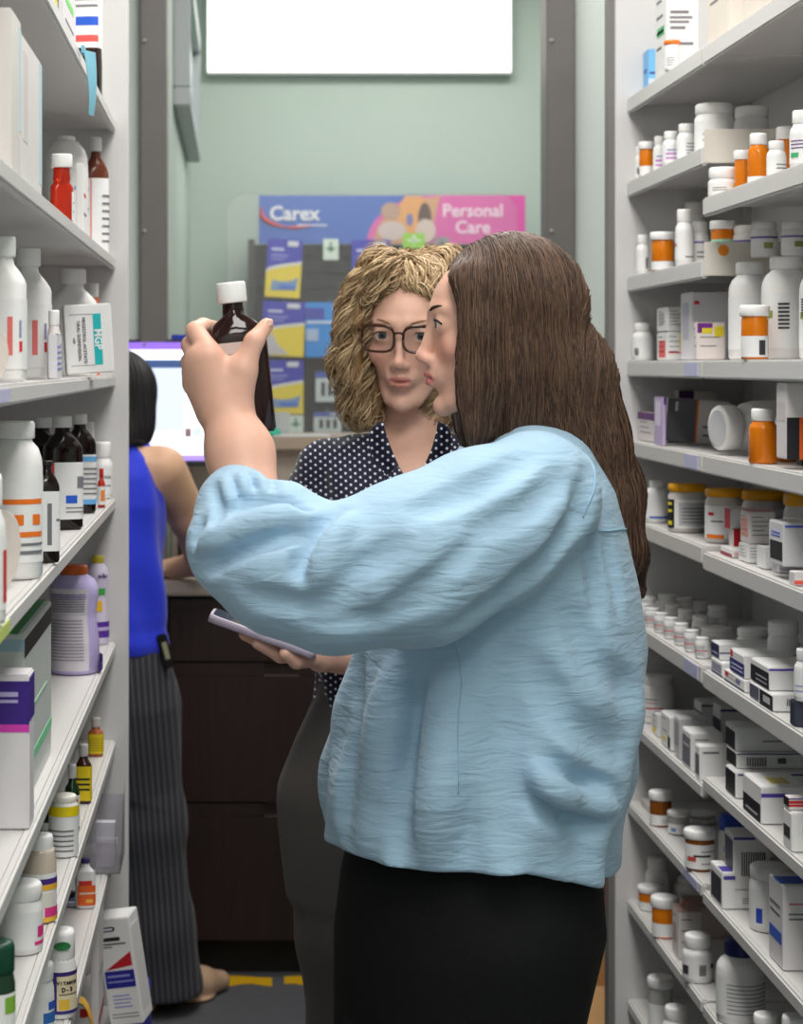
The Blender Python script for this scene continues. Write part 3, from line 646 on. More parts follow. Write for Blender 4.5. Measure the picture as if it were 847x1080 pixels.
bottle('N4', 869, .08, 50, 270, 'huge white bottle cut off by the shelf, with olive mark', 'big', prints=[(.55, .68, -100, -70, (150, 160, 60))]+bars(-95, .6, .95))
bottle('N4', 796, .012, 31, 322, 'amber vial with white cap in front of the huge white bottles', 'vial', prints=[(.1, .8, 10, 40, BAR)], labz=(.05, .55), yaw=-20)
bottle('F4', 678, .025, 22, 341, 'white bottle alone by the end panel at eye level', 'pill', prints=bars(-70, .1, .5))
c1 = carton('F4', 704, .02, 11, 18, 350, 'small white carton with red panel under another carton at eye level', None, [('F', .2, .8, .1, .7, (232, 90, 90)), ('S', .05, .95, .25, .3, RED), ('S', .7, .98, .35, .95, (240, 220, 120))], lines=4)
carton('F4', 704, .02, 11, 18, 324, 'small white carton lying on the red panelled one', None, [('F', .2, .7, .3, .8, (196, 196, 200))], base=TOPZ[id(c1)], lines=5)
carton('F4', 730, .03, 12, 38, 308, 'tall pale carton with a red ring mark at eye level', (226, 224, 228), [('F', .2, .7, .3, .85, (196, 194, 210)), ('S', .06, .2, .82, .87, RED)], lines=0)
carton('F4', 735, .005, 3, 30, 340, 'small white carton with purple and yellow blocks at eye level', (236, 226, 222), [('S', .02, .55, .72, .98, (116, 40, 140)), ('S', .18, .55, .70, .85, YEL), ('S', .62, .95, .62, .9, YEL)], maxw=.022, lines=3)
# fifth shelf
carton('F5', 690, .02, 20, 0.5+14, 436, 'low white and purple carton beside the long hair', (222, 214, 214), [('F', 0, 1, .75, 1, (104, 30, 120)), ('S', 0, 1, .72, 1, (104, 30, 120)), ('S', .4, 1, .1, .45, (170, 120, 210))], lines=4, maxw=.17)
b1 = carton('F5', 699, .006, 9, 3.5, 419, 'lavender carton standing beside the tilted grey carton', (196, 176, 216), [('S', .3, 1, .85, 1, PUR), ('F', .2, .7, .4, .9, (226, 216, 236))], maxw=.08)
carton('F5', 716, .09, 10, 40, 412, 'dark purple and white carton deep behind the grey one', (214, 208, 202), [('S', 0, .4, .8, 1, (70, 30, 90))], maxw=.08)
t = carton('F5', 702, .02, 3, 66, 424, 'white carton with a grey panel and orange edge, tilted against its neighbours', (228, 222, 218), [('S', .0, .46, 0, 1, (98, 98, 102)), ('S', .46, .49, 0, 1, ORG), ('S', .12, .16, .70, .92, (220, 220, 224)), ('S', .58, .8, .15, .2, GREY), ('S', .58, .8, .35, .4, GREY)], maxw=.02, yaw=0)
t.rotation_euler = (0, math.radians(4), 0); t.location.z += .008
# white bottle lying on its side, mouth toward the aisle
def lying_bottle():
    X, d = XR+.018, F*(XR+.018)/(752-CX); r = .043
    t = empty('stock_bottle', (X, d-.03, ZT['F5']+r+.0008)); m = MB()
    prof = [(r*.66, .028), (r*.7, .034), (r*.9, .045), (r, .062), (r, .165), (r*.93, .17)]
    m.lathe(prof, WHITEP, 28); o = m.build('body', t); o.rotation_euler = (0, math.pi/2, 0)
    c = MB(); n = 40; c.lathe([(r*.5, .0), (r*.8, .001), (r*.84, .004), (r*.84, .028), (r*.8, .03)], WHITEC, n); o = c.build('cap', t); o.rotation_euler = (0, math.pi/2, 0)
    c = MB(); c.lathe([(r*.66, -.0006), (r*.66, .0004)], C((206, 206, 210), .5), 28); o = c.build('cap_disc', t); o.rotation_euler = (0, math.pi/2, 0)
    tag(t, 'white bottle lying on its side with its cap toward the aisle', 'bottle')
    t.rotation_euler = (0, 0, math.radians(14))
lying_bottle()
bottle('N5', 805, .02, 30, 431, 'large amber bottle beside the orange and black carton', 'pill', AMBER, nolabel=True, capf=.24)
bottle('N5', 828, .07, 26, 440, 'amber bottle in the shade behind the orange and black carton', 'pill', AMBER, nolabel=True)
q1 = carton('N5', 846, .06, 6, 40, 488, 'black carton lying under the orange and white carton', (40, 30, 30), [('S', .1, .5, .3, .6, (220, 220, 220))], maxw=.06)
carton('N5', 830, .008, 15, 60, 400, 'white carton with wide orange and black panels on the fifth shelf', (228, 222, 222), [('F', .15, .85, .5, .75, (214, 206, 206)), ('S', .0, .22, .0, .55, (24, 24, 34)), ('S', .22, 1, .0, .55, (246, 100, 24)), ('S', .3, .8, .68, .82, (130, 126, 130))], base=TOPZ[id(q1)], maxw=.055, maxl=.16)
# sixth shelf
bottle('F6', 693, .03, 25, 507, 'white bottle left of the yellow capped bottles', 'big', prints=[(.0, .1, -60, 60, (60, 110, 190))], capf=.15)
OC = C((240, 166, 8), .35)
CLR = M('pale_jar_plastic', (206, 200, 196), .25, noise=.04)
bottle('F6', 725, .04, 40, 510, 'pale jar with yellow cap and black and yellow label edge', 'jar', CLR, OC, prints=[(0, 1, -128, -66, BLK), (.1, .25, -100, -75, YEL), (.55, .65, -100, -75, YEL), (.8, .9, -100, -75, YEL), (.1, .9, -50, 40, (196, 196, 200))]+[(.2+.12*i, .24+.12*i, -40, 30, GREY) for i in range(5)], capf=.17, capr=.98)
bottle('F6', 765, .055, 42, 515, 'pale jar with yellow cap and orange label foot behind red cartons', 'jar', CLR, OC, prints=[(.0, .12, -90, -30, ORG), (.5, .55, -70, 0, GREY), (.7, .8, -80, -60, RED)], capf=.16, capr=.98)
for px, lb_ in ((806, 'yellow capped pale jar shaded behind the faint red printed carton'), (850, 'yellow capped pale jar shaded behind the black block carton')):
    bottle('N6', px, .1, 46, 517 if px < 820 else 520, lb_, 'jar', CLR, OC, capf=.18, capr=.98, group='shaded yellow capped jars')
a = carton('N6', 772, .02, 12, 22, 586, 'flat white carton with dark red edge on the sixth shelf', None, [('F', 0, 1, 0, .4, (150, 30, 50)), ('S', .1, .8, .2, .3, (226, 120, 120)), ('S', .1, .8, .5, .6, (226, 120, 120))])
b = carton('N6', 774, .035, 5, 16, 559, 'bright red carton standing on a flat white one', (200, 22, 32), [('F', 0, 1, 0, 1, (224, 214, 210))], base=TOPZ[id(a)])
carton('N6', 770, .03, 7, 20, 537, 'white carton with a red end on top of the bright red one', (224, 220, 220), [('F', .2, 1, 0, 1, (190, 30, 50))], base=TOPZ[id(b)])
a = carton('N6', 789, .022, 10, 16, 575, 'upright white carton right of the red one', None, lines=4)
carton('N6', 790, .025, 9, 28, 540, 'white carton with faint red print resting on upright cartons', (228, 222, 220), [('F', .1, .9, .2, .8, (232, 170, 160)), ('T', 0, 1, 0, 1, (206, 150, 150))], base=TOPZ[id(a)], lines=5)
a = carton('N6', 806, .022, 8, 14, 578, 'upright blank white carton between stacked cartons on the sixth shelf', None)
a = carton('N6', 822, .03, 8, 26, 592, 'grey and white carton beneath the one with a black block', (206, 204, 206), lines=6)
carton('N6', 826, .01, 15, 40, 552, 'large white carton with a black block and blue stripe', (226, 225, 228), [('F', .1, .95, .12, .55, BLK), ('F', .2, .8, .66, .69, (80, 110, 210)), ('F', .2, .8, .74, .77, (80, 110, 210)), ('S', .05, 1, .9, .95, (80, 96, 214)), ('S', .75, 1, .0, .3, (240, 120, 100))], base=TOPZ[id(a)])
a = carton('N6', 838, .006, 6, 30, 604, 'flat white carton with a coral swoosh at the front of the sixth shelf', (230, 224, 224), [('S', .0, .5, .1, .4, (240, 96, 76)), ('S', .3, 1, .4, .6, (240, 120, 96))], maxw=.05)
carton('N6', 834, .12, 5, 40, 538, 'dark navy carton at the back of the sixth shelf', (40, 40, 70), [('S', .3, 1, 0, 1, (214, 214, 218))], maxw=.05)
# seventh shelf: three rows of small bottles, then cartons
row = 0
ORD = ['first', 'second', 'third', 'fourth', 'fifth', 'sixth', 'seventh']
for iq, (px, yt) in enumerate(((679, 637), (688, 641), (698, 646), (708, 651), (719, 657), (730, 664), (741, 672))):
    bottle('F7', px, .022, 15.5, yt, ORD[iq]+' small red lined white bottle in its front row, counted from the end panel', 'jar', prints=[(.42, .5, -80, 40, RED)]+[(.1+.1*i, .13+.1*i, -80, 20, GREY) for i in range(3)]+[(.6+.1*i, .63+.1*i, -80, 20, GREY) for i in range(3)], group='red lined bottles, front row', yaw=-30, capf=.13, capr=.9)
for iq, (px, yt) in enumerate(((684, 629), (697, 633), (710, 637), (724, 642), (739, 649))):
    bottle('F7', px, .075, 18, yt, ORD[iq]+' white bottle behind the red lined row, counted from the end panel', 'jar', group='white bottles, second row', capr=.95)
for iq, (px, yt) in enumerate(((704, 627), (720, 630), (737, 634), (757, 639))):
    bottle('F7', px, .135, 21, yt, ORD[iq]+' white bottle in the row along the back panel, counted from the end panel', 'jar', group='white bottles, back row', capr=.95)
for px, yt, lb_ in ((756, 661, 'wide white jar behind the navy block carton nearest the red lined bottles'), (794, 662, 'wide white jar behind the carton with wide navy block and red tick'), (826, 655, 'wide white jar behind the carton with black block and violet stripe')):
    bottle('N7', px, .085, 32, yt, lb_, 'jar', group='wide jars on the seventh shelf', capr=.97)
a = carton('N7', 762, .01, 12, 60, 700, 'flat white carton with navy edge under the thin navy one', None, [('F', .0, 1, 0, .12, NAV), ('F', .1, .9, .2, .8, (150, 150, 170))], maxl=.2)
carton('N7', 759, .012, 9, 70, 680, 'white carton with a navy block against the small red lined bottles', None, [('F', .05, .95, .1, .95, NAV), ('F', .2, .8, .3, .4, (190, 190, 220)), ('S', 0, 1, .42, .5, (70, 64, 120))], base=TOPZ[id(a)], maxl=.2)
a = carton('N7', 785, .008, 21, 40, 718, 'flat white carton with a navy rim and red tick', None, [('F', 0, 1, 0, .15, NAV), ('F', .05, .2, .5, .9, RED), ('F', .6, .8, .4, .8, (120, 120, 160))], lines=2)
carton('N7', 785, .010, 15, 55, 692, 'white carton with a wide navy block and red tick', None, [('F', .0, 1, .05, .62, (44, 44, 116)), ('F', .05, .2, .7, .98, RED), ('F', .1, .9, .2, .26, (200, 200, 230)), ('F', .1, .9, .38, .44, (200, 200, 230)), ('S', .2, .8, .5, .56, GREY)], base=TOPZ[id(a)], maxl=.19)
a = carton('N7', 815, .006, 24, 50, 733, 'lower white carton with two black blocks and a barcode', None, [('F', .0, .4, .1, .9, (90, 90, 110)), ('F', .45, 1, .0, .9, BLK), ('F', .6, .9, .3, .7, (200, 200, 200))]+sbars(.3, .6, .35, .75))
carton('N7', 811, .008, 19, 56, 704, 'upper white carton with a black block and violet stripe', None, [('F', .0, 1, .05, .75, BLK), ('F', .3, .9, .2, .25, (190, 190, 200)), ('F', .3, .9, .4, .45, (190, 190, 200)), ('S', .0, .85, .86, .94, (90, 70, 180))], base=TOPZ[id(a)], maxl=.18)
a = carton('N7', 838, .004, 5, 40, 740, 'dark slate blue carton at the front of the seventh shelf', (50, 56, 72), maxw=.04)
bottle('N7', 850, .02, 24, 684, 'white bottle on top of the dark slate blue carton', 'pill', base=TOPZ[id(a)], prints=[(.2, .24, -90, 60, (140, 150, 210)), (.4, .44, -90, 60, (140, 150, 210))])
# eighth shelf
bottle('F8', 692, .05, 38, 712, 'large white bottle with a red line beside the blue blouse', 'jar', prints=[(.4, .45, -110, 0, RED), (.62, .65, -110, -20, (220, 130, 130)), (.1, .12, -110, -10, (220, 130, 130)), (.75, .78, -110, -20, GREY)], capf=.2, capr=.9)
a = carton('F8', 694, .016, 6, 40, 754, 'white carton standing upright next to the large red lined bottle', None, [('F', .1, .6, .1, .3, YEL), ('T', 0, 1, .6, .75, PUR)], lines=3, maxl=.09)
carton('F8', 707, .010, 10, 38, 757, 'white upright carton with a dark block at its foot', None, [('F', .75, 1, .05, .4, BAR), ('F', .2, .5, .2, .3, YEL)], lines=2, maxl=.09)
carton('F8', 717, .010, 6, 30, 759, 'greyish upright carton with a tall printed face', (206, 205, 208), [('F', .1, .8, .3, .9, (170, 168, 178))], maxl=.085)
carton('F8', 729, .006, 10, 34, 774, 'upright white carton with a large grey print block', None, [('F', .1, .9, .1, .85, (128, 128, 138)), ('F', .2, .8, .6, .65, (220, 220, 220))], maxl=.09, lines=2)
carton('F8', 738, .004, 5, 34, 788, 'upright white carton with two dark squares by the bay joint', None, [('F', .1, .9, .15, .75, (118, 118, 126)), ('S', .1, .6, .8, .86, GREY)], maxl=.085)
for px, yt, lb_ in ((740, 742, 'dark labelled white carton behind the upright grey printed cartons'), (760, 746, 'dark labelled white carton behind the stack of wide black ended cartons')):
    carton('F8', px, .10, 8, 40, yt, lb_, None, [('S', 0, .8, .9, .95, (80, 60, 120)), ('F', 0, 1, .4, .7, NAV)], group='deep cartons on the eighth shelf', maxl=.11)
a = carton('N8', 776, .012, 11, 90, 815, 'wide white carton with a black end at the foot of its stack', None, [('F', .05, .95, .05, .95, BLK), ('S', .03, 1, .88, .95, (84, 70, 160))], maxl=.2)
b = carton('N8', 777, .02, 11, 90, 794, 'wide white carton with barcode in the middle of its stack', None, [('F', .05, .95, .05, .9, BLK), ('S', .0, 1, .88, .95, (70, 62, 120))]+sbars(.12, .36, .15, .7)+sbars(.48, .58, .3, .65), base=TOPZ[id(a)], maxl=.19)
carton('N8', 776, .02, 11, 95, 768, 'wide white carton with black end topping its stack', None, [('F', .05, .95, .05, .8, BLK), ('S', .3, .6, .4, .46, GREY)], base=TOPZ[id(b)], maxl=.19)
a = carton('N8', 803, .006, 19, 50, 830, 'white carton with a black block and violet bar near the red stripes', None, [('F', .0, .95, .02, .5, BLK), ('F', .15, .8, .14, .2, (190, 190, 196)), ('S', .0, .75, .72, .82, (84, 70, 170)), ('T', .3, .7, .2, .6, (220, 200, 120))], maxl=.07)
carton('N8', 814, .004, 10, 24, 866, 'small white carton with a black corner below the violet barred carton', None, [('F', .0, 1, .05, .6, BLK), ('S', .2, 1, .8, .92, (84, 70, 170))], maxl=.05)if False else None
a = carton('N8', 835, .004, 9, 40, 858, 'white carton with fine grey print under the red striped carton', None, [('F', .1, .8, .3, .6, BAR), ('S', .3, .9, .5, .6, RED)])
carton('N8', 832, .004, 5, 44, 842, 'red and white striped carton at the front of the eighth shelf', (228, 222, 222), [('S', 0, 1, .55, .78, RED), ('S', 0, 1, .3, .48, RED), ('F', 0, 1, .3, 1, BLK), ('S', .0, 1, .92, .99, (84, 70, 170))], base=TOPZ[id(a)], maxw=.05)
# ninth shelf
carton('F9', 684, .02, 8, 8, 853, 'small cream carton beside the dark amber vial', (214, 206, 200), lines=2)
VIALB = M('dark_amber_vial_plastic', (150, 84, 20), .2, noise=.08, trans=.2)
bottle('F9', 697, .022, 25, 834, 'dark amber vial with a ridged white cap on the ninth shelf', 'vial', VIALB, prints=[(.0, .05, -40, 60, (150, 30, 40)), (.3, .34, -20, 50, GREY), (.5, .54, -20, 50, GREY)], labz=(.04, .46), capf=.26)
CLEAR = M('frosted_vial_plastic', (206, 206, 204), .2, noise=.04, trans=.3)
bottle('F9', 716, .04, 24, 855, 'frosted clear vial with white cap between two amber vials', 'vial', CLEAR, prints=[(.2, .6, -70, -40, (120, 150, 200))])
bottle('F9', 738, .014, 33, 874, 'amber vial with a white label and red and black print', 'vial', VIALB, prints=[(.3, .5, -80, -40, (200, 80, 70)), (.5, .58, -50, 20, BLK), (.7, .74, -20, 50, GREY), (.2, .24, -20, 50, GREY)], labz=(.08, .86), capf=.23)
bottle('F9', 740, .10, 30, 862, 'frosted vial behind the amber vial with red print', 'vial', CLEAR)
bottle('F9', 776, .075, 36, 859, 'white bottle with a bright blue cap under the eighth shelf', 'jar', cap=C((30, 70, 176), .35), prints=[(.1, .5, -70, -30, YEL), (.6, .8, -70, 20, (150, 160, 190))], capf=.28)
a = carton('N9', 762, .004, 13, 20, 921, 'small white carton with a black face and violet stripe', None, [('F', .1, .9, .1, .8, (60, 60, 70)), ('S', .1, 1, .82, .92, (84, 70, 170)), ('T', .1, .9, .1, .5, (84, 70, 170))], maxl=.02)
a = carton('N9', 774, .022, 9, 30, 939, 'white carton with fine lines at the foot of its stack', None, [('F', .1, .9, .2, .8, (110, 110, 120)), ('S', .3, .85, .3, .33, GREY), ('S', .3, .85, .42, .45, GREY), ('S', .3, .85, .54, .57, GREY)], maxl=.052)
carton('N9', 774, .022, 10, 38, 882, 'white carton with a large barcode and violet rim', None, [('S', .0, .6, .93, .98, (84, 70, 170)), ('F', .1, .9, .2, .9, (90, 90, 100))]+sbars(.22, .92, .25, .7, n=11), base=TOPZ[id(a)], maxl=.055)
carton('F9', 772, .09, 8, 46, 868, 'white carton with a violet stripe deep on the ninth shelf', None, [('S', 0, 1, .8, .88, (84, 70, 170))], maxl=.12)
bottle('N9', 812, .05, 42, 912, 'white jar with a blue mark beside the tall white carton', 'jar', prints=[(.1, .5, -70, -50, (50, 80, 190))], capf=.2, capr=.97)
carton('N9', 826, .012, 15, 60, 935, 'tall white carton with blue blocks at front of the ninth shelf', (228, 224, 226), [('F', .05, .9, .28, .42, (60, 100, 200)), ('F', .1, .8, .6, .63, GREY), ('F', .1, .8, .7, .73, GREY), ('T', .0, .5, .2, .7, (60, 100, 200)), ('S', .1, .9, .78, .80, (200, 120, 130)), ('S', .1, .9, .60, .62, GREY), ('S', .1, .8, .66, .68, GREY)], maxl=.09)
carton('N9', 838, .002, 7, 40, 1003, 'white carton with blue and green swirls at front of the ninth shelf', (224, 226, 226), [('F', .0, 1, .5, .85, (50, 140, 220)), ('F', .2, 1, .1, .35, (120, 170, 60)), ('S', 0, .6, .6, .9, (50, 140, 220))], maxw=.055)if False else None
# tenth shelf
bottle('F10', 686, .03, 27, 934, 'amber vial with a printed white cap behind its twin', 'vial', capf=.27, labz=(.02, .5))
bottle('F10', 694, .004+.022, 30, 944, 'amber vial with a printed white cap and orange foot', 'vial', capf=.27, labz=(.06, .48))if False else None
bottle('F10', 701, .010, 29, 945, 'amber vial with a broad ridged cap beside the brown topped cartons', 'vial', capf=.27, prints=[(.0, .05, -50, 60, ORG)], labz=(.03, .5))
BOXT = (206, 190, 182)
carton('F10', 716, .012, 7, 24, 962, 'tall white carton with a brown top beside the amber vials', (220, 214, 212), [('T', 0, 1, 0, 1, (150, 120, 110)), ('F', .2, .6, .3, .7, (190, 160, 160))], lines=3, maxl=.04)
carton('F10', 728, .06, 10, 40, 957, 'wide carton with brown lid and red flash on the tenth shelf', BOXT, [('T', 0, 1, 0, 1, (150, 120, 110)), ('F', .2, .8, .8, .98, RED)], maxl=.07)
bottle('F10', 736, .012, 32, 985, 'round white bottle with barcode in front of brown topped cartons', 'pill', prints=bars(-20, .2, .7)+[(.2, .6, -90, -60, BAR), (.5, .7, 25, 45, (80, 80, 84))], capf=.28, capr=.86)
for px, o, yt, wd, lb_ in ((693, .11, 905, 24, 'slim white bottle at the back behind the two amber vials'), (728, .12, 925, 34, 'wider white bottle at the back behind the brown lidded cartons')):
    bottle('F10', px, o, wd, yt, lb_, 'pill', group='white bottles at the back of the tenth shelf')
bottle('F11', 697, .03, 28, 1030, 'frosted vial with dark print on its cap, lowest shelf', 'vial', CLEAR, capf=.2)
bottle('F11', 705, .008, 29, 1060, 'white capped bottle at the front of the lowest shelf', 'pill')if False else None
bottle('F11', 713, .012, 29, 1061, 'white capped bottle at the front of the lowest shelf', 'pill')
bottle('N10', 781, .04, 50, 990, 'big white bottle with a dark blue cap on a low shelf', 'big', cap=C((30, 40, 110), .35), prints=[(.1+.1*i, .12+.1*i, -60, 50, GREY) for i in range(8)], capf=.2)
for px, yt, lb_ in ((808, 1069, 'white capped bottle touching the big blue capped bottle'), (838, 1071, 'white capped bottle second along from the big blue capped one')):
    bottle('N10', px, .02, 32, yt, lb_, 'pill', group='low white bottles')

# ------------------------------------------------------------------ left-hand shelves, top to bottom
syrup('L1', 92, .035, 30, -60, 'brown bottle with white label and blue and red bands on the top shelf', BROWN, prints=[(.3, .8, .30, .42, BLU), (.3, .8, .08, .17, (230, 90, 86))]+[(.3, .75, .55+.09*i, .58+.09*i, GREY) for i in range(5)], labz=(.40, .92), yaw=-10, dp=.8)
carton('L1', 66, .012, 14, 12, -30, 'white carton with a green patch on the top shelf', (226, 220, 226), [('F', .2, .8, .62, .74, (110, 220, 90)), ('F', .2, .8, .3, .34, GREY)], maxl=.06)
carton('L1', 54, .010, 8, 14, -30, 'black carton with a yellow patch on the top shelf', (30, 28, 32), [('F', .1, .8, .3, .5, YEL), ('S', .1, .9, .2, .9, (220, 220, 220))], maxl=.06)
carton('L1', 101, .025, 5, 22, 72, 'small white carton with a blue letter behind the brown bottle', None, [('F', .1, .6, .2, .8, BLU)], maxw=.1)
t = empty('hanging_tag', (-XL+.004, F*XL/(CX-84), 1.925))
m = MB(); n = 10
vs_ = []
for i in range(n+1):
    u = i/n; vs_ += [(.002+.006*math.sin(u*2.2), -.010+.055*u*.35-.002*math.sin(u*3), -.085*u), (.016-.008*u+.006*math.sin(u*2.2), .014-.006*u+.055*u*.3, -.085*u)]
fs_ = [(2*i, 2*i+2, 2*i+3, 2*i+1) for i in range(n)]
m.add(vs_, fs_, C((140, 204, 226), .5)); m.add([(a+.0006, b, c) for a, b, c in vs_], [f[::-1] for f in fs_], C((140, 204, 226), .5)); m.build('paper_strip', t)
MB().box(-.001, .003, -.012, .016, -.004, .006, C((120, 190, 214), .5)).build('tape_head', t)
tag(t, 'light blue paper strip hanging from the top shelf edge', 'tag')
carton('L2', 22, .01, 22, 22, 34, 'tall white carton with blue edge next to the red bottle', (226, 222, 220), [('F', .86, 1, .1, .98, (186, 214, 224)), ('F', .1, .3, .3, .9, (214, 206, 206))], maxw=.26)
carton('L2', 12, .008, 10, 30, 8, 'tallest white carton on the second shelf with pale blue edge', (220, 214, 210), [('F', .8, 1, .3, .95, (186, 214, 224))], maxw=.10)
REDP = M('clear_red_bottle_plastic', (214, 52, 26), .12, noise=.06, trans=.3)
syrup('L2', 65, .018, 24, 163, 'small red bottle with white cap on the second shelf', REDP, prints=[(.72, .85, .3, .34, GREY), (.72, .85, .6, .64, GREY)], labz=(.02, .55), yaw=20, lab_u=(.68, .95), hc=.2, shoulder=.62, neck=.36, capr=.47, name='red_bottle')
bottle('L2', 70, .07, 46, 144, 'large greyish white jug behind the small red bottle', 'big', prints=[(.7, .76, 30, 90, (130, 170, 220)), (.4, .46, 40, 100, (130, 170, 220))], capf=.06, capr=.4)
carton('L2', 88, .012, 10, 8, 172, 'slim white carton between the red and brown bottles', None, [('F', .1, .5, .55, .6, RED), ('F', .1, .6, .3, .33, GREY)], maxw=.09)
BRN2 = M('red_brown_bottle_plastic', (112, 58, 40), .15, noise=.08, trans=.1)
syrup('L2', 101, .032, 26, 145, 'red brown bottle with white label and a thin red line', BRN2, prints=[(.42, .46, 0, 1, (230, 110, 110))]+[(.55, .9, .15+.1*i, .18+.1*i, GREY) for i in range(7)], labz=(.02, .74), yaw=15, dp=.8, hc=.12)
for px, o, wd, yt, lb in ((4, .03, 46, 250, 'white bottle with a red dotted column on the third shelf'), (30, .05, 47, 262, 'white bottle with grey and red figures on the third shelf'), (77, .05, 50, 284, 'white bottle rising behind the teal labelled carton')):
    syrup('L3', px, o, wd, yt, lb, WHITEP, prints=[(.55, .62, .2, .75, (232, 120, 116)), (.72, .82, .25, .4, (220, 60, 60)), (.72, .8, .45, .7, (150, 150, 190))] if px < 70 else [], labz=(.1, .66), dp=.7, neck=.22, capr=.27, hc=.14, yaw=-8)
bottle('L3', 98, .03, 15, 299, 'small bottle with white cap and orange body beside the carton', 'pill', C((240, 100, 30), .25), nolabel=True, capf=.16)
bottle('L3', 60, .014, 15, 327, 'small clear wrapped bottle with pink print before the white bottles', 'pill', C((226, 216, 216), .3), prints=[(.6, .64, -60, 60, (226, 150, 150)), (.75, .8, -60, 60, (226, 150, 150))])if False else None
carton('L3', 60, .006, 9, 9, 352, 'small white carton with blue lettering left of the teal labelled one', (226, 224, 230), [('F', .1, .9, .7-.12*i, .74-.12*i, (140, 150, 222)) for i in range(5)], maxw=.07)
bottle('L3', 57, .014, 14, 327, 'small pale bottle with pink print left of the teal labelled carton', 'pill', C((226, 218, 216), .3), prints=[(.6, .64, -20, 90, (226, 150, 150)), (.78, .84, -20, 90, (226, 150, 150))])
# carton with teal band, turned toward the viewer
def teal_carton():
    d = 2.95; k = d/F; base = ZT['L3']+.0006
    w_, h, dp = 50*k, 73*k, .05
    t = empty('medicine_carton', (-XL+.036-w_-.0, d, base)); t.rotation_euler = (0, math.radians(-3.2), math.radians(8))
    t.location.z += .0035
    MB().box(0, w_, 0, dp, 0, h, CARD, .0015).build('carton_body', t)
    MB().box(w_*.60, w_*.77, -.0004, 0, h*.12, h*.86, C((24, 186, 190), .45)).build('teal_band', t)
    R90 = Matrix.Rotation(math.pi/2, 4, 'X') @ Matrix.Rotation(-math.pi/2, 4, 'Z')
    add_text('MGP', w_*.215, C((240, 246, 246), .5), t, Matrix.Translation((w_*.69, -.0006, h*.49)) @ R90, bold=.0004)
    DG = C((70, 66, 72), .6)
    add_text('MEGESTROL ACETATE', w_*.098, DG, t, Matrix.Translation((w_*.40, -.0006, h*.48)) @ R90)
    add_text('ORAL SUSPENSION', w_*.098, DG, t, Matrix.Translation((w_*.285, -.0006, h*.48)) @ R90)
    add_text('USP', w_*.07, DG, t, Matrix.Translation((w_*.18, -.0006, h*.48)) @ R90)
    m = MB(); m.box(w_*.1, w_*.60, -.0004, 0, h*.855, h*.862, C(GREY, .5)); m.box(w_*.1, w_*.60, -.0004, 0, h*.115, h*.122, C(GREY, .5)); m.build('rule_lines', t)
    MB().box(w_*.03, w_*.97, dp*.03, dp*.97, h, h+.0004, CARD).build('top_flap', t)
    tag(t, 'white carton with a teal band and vertical lettering, slightly tilted', 'box')
teal_carton()
bottle('L4', 16, .03, 58, 444, 'large white bottle with orange squares on its label', 'big', prints=[(.68, .74, -30, 80, ORG), (.30, .36, -30, 80, ORG), (.44, .56, 10, 30, ORG), (.44, .56, 50, 72, ORG), (.1, .14, 0, 80, GREY), (.2, .23, 0, 80, GREY)], capf=.12, capr=.7)
bottle('L4', -14, .01, 40, 500, 'white bottle with red lettering at the near end of its shelf', 'pill', prints=[(.1, .8, 70, 110, RED)])
syl = dict(dp=.72, labz=(.1, .66), hc=.10, yaw=18)
syrup('L4', 44, .075, 44, 440, 'dark syrup bottle deepest of the row behind orange marked bottle', prints=[(.5, .9, .2+.1*i, .23+.1*i, GREY) for i in range(4)], **syl)
syrup('L4', 66, .035, 41, 439, 'dark syrup bottle with a red edged label', prints=[(.0, .42, 0, 1, (214, 60, 62)), (.0, .36, .08, 1, (225, 225, 228)), (.5, .6, .28, .42, BLU), (.62, .8, .55, .75, (130, 130, 140))]+[(.5, .9, .12+.07*i, .14+.07*i, GREY) for i in range(2)], **syl)
syrup('L4', 84, .035, 33, 437, 'dark syrup bottle with light blue label bands', prints=[(.4, .9, .86, .96, (110, 180, 236)), (.4, .9, .0, .1, (110, 180, 236))]+[(.5, .9, .2+.1*i, .23+.1*i, GREY) for i in range(6)], **syl)
syrup('L4', 49, .012, 27, 486, 'short dark syrup bottle with a plain white label before the tall ones', capmat=C((30, 28, 28), .3), prints=[(.5, .55, .1, .8, GREY), (.65, .8, .5, .54, GREY)], dp=.8, labz=(.12, .74), hc=.05, yaw=10)
bottle('L4', 93, .08, 16, 445, 'white capped bottle behind the light blue banded syrup bottle', 'pill')
bottle('L4', 108, .03, 22, 466, 'white wrapped bottle at the far end of the syrup shelf', 'pill', prints=[(.3, .34, -20, 60, GREY), (.6, .63, -10, 60, GREY), (.66, .69, -10, 60, GREY)], capf=.3, capr=.8)
bottle('L4', 107, .008, 8, 494, 'small red bottle beside the white wrapped bottle', 'slim', REDP, C(RED, .3), prints=[(.2, .8, 0, 60, (240, 140, 60))])
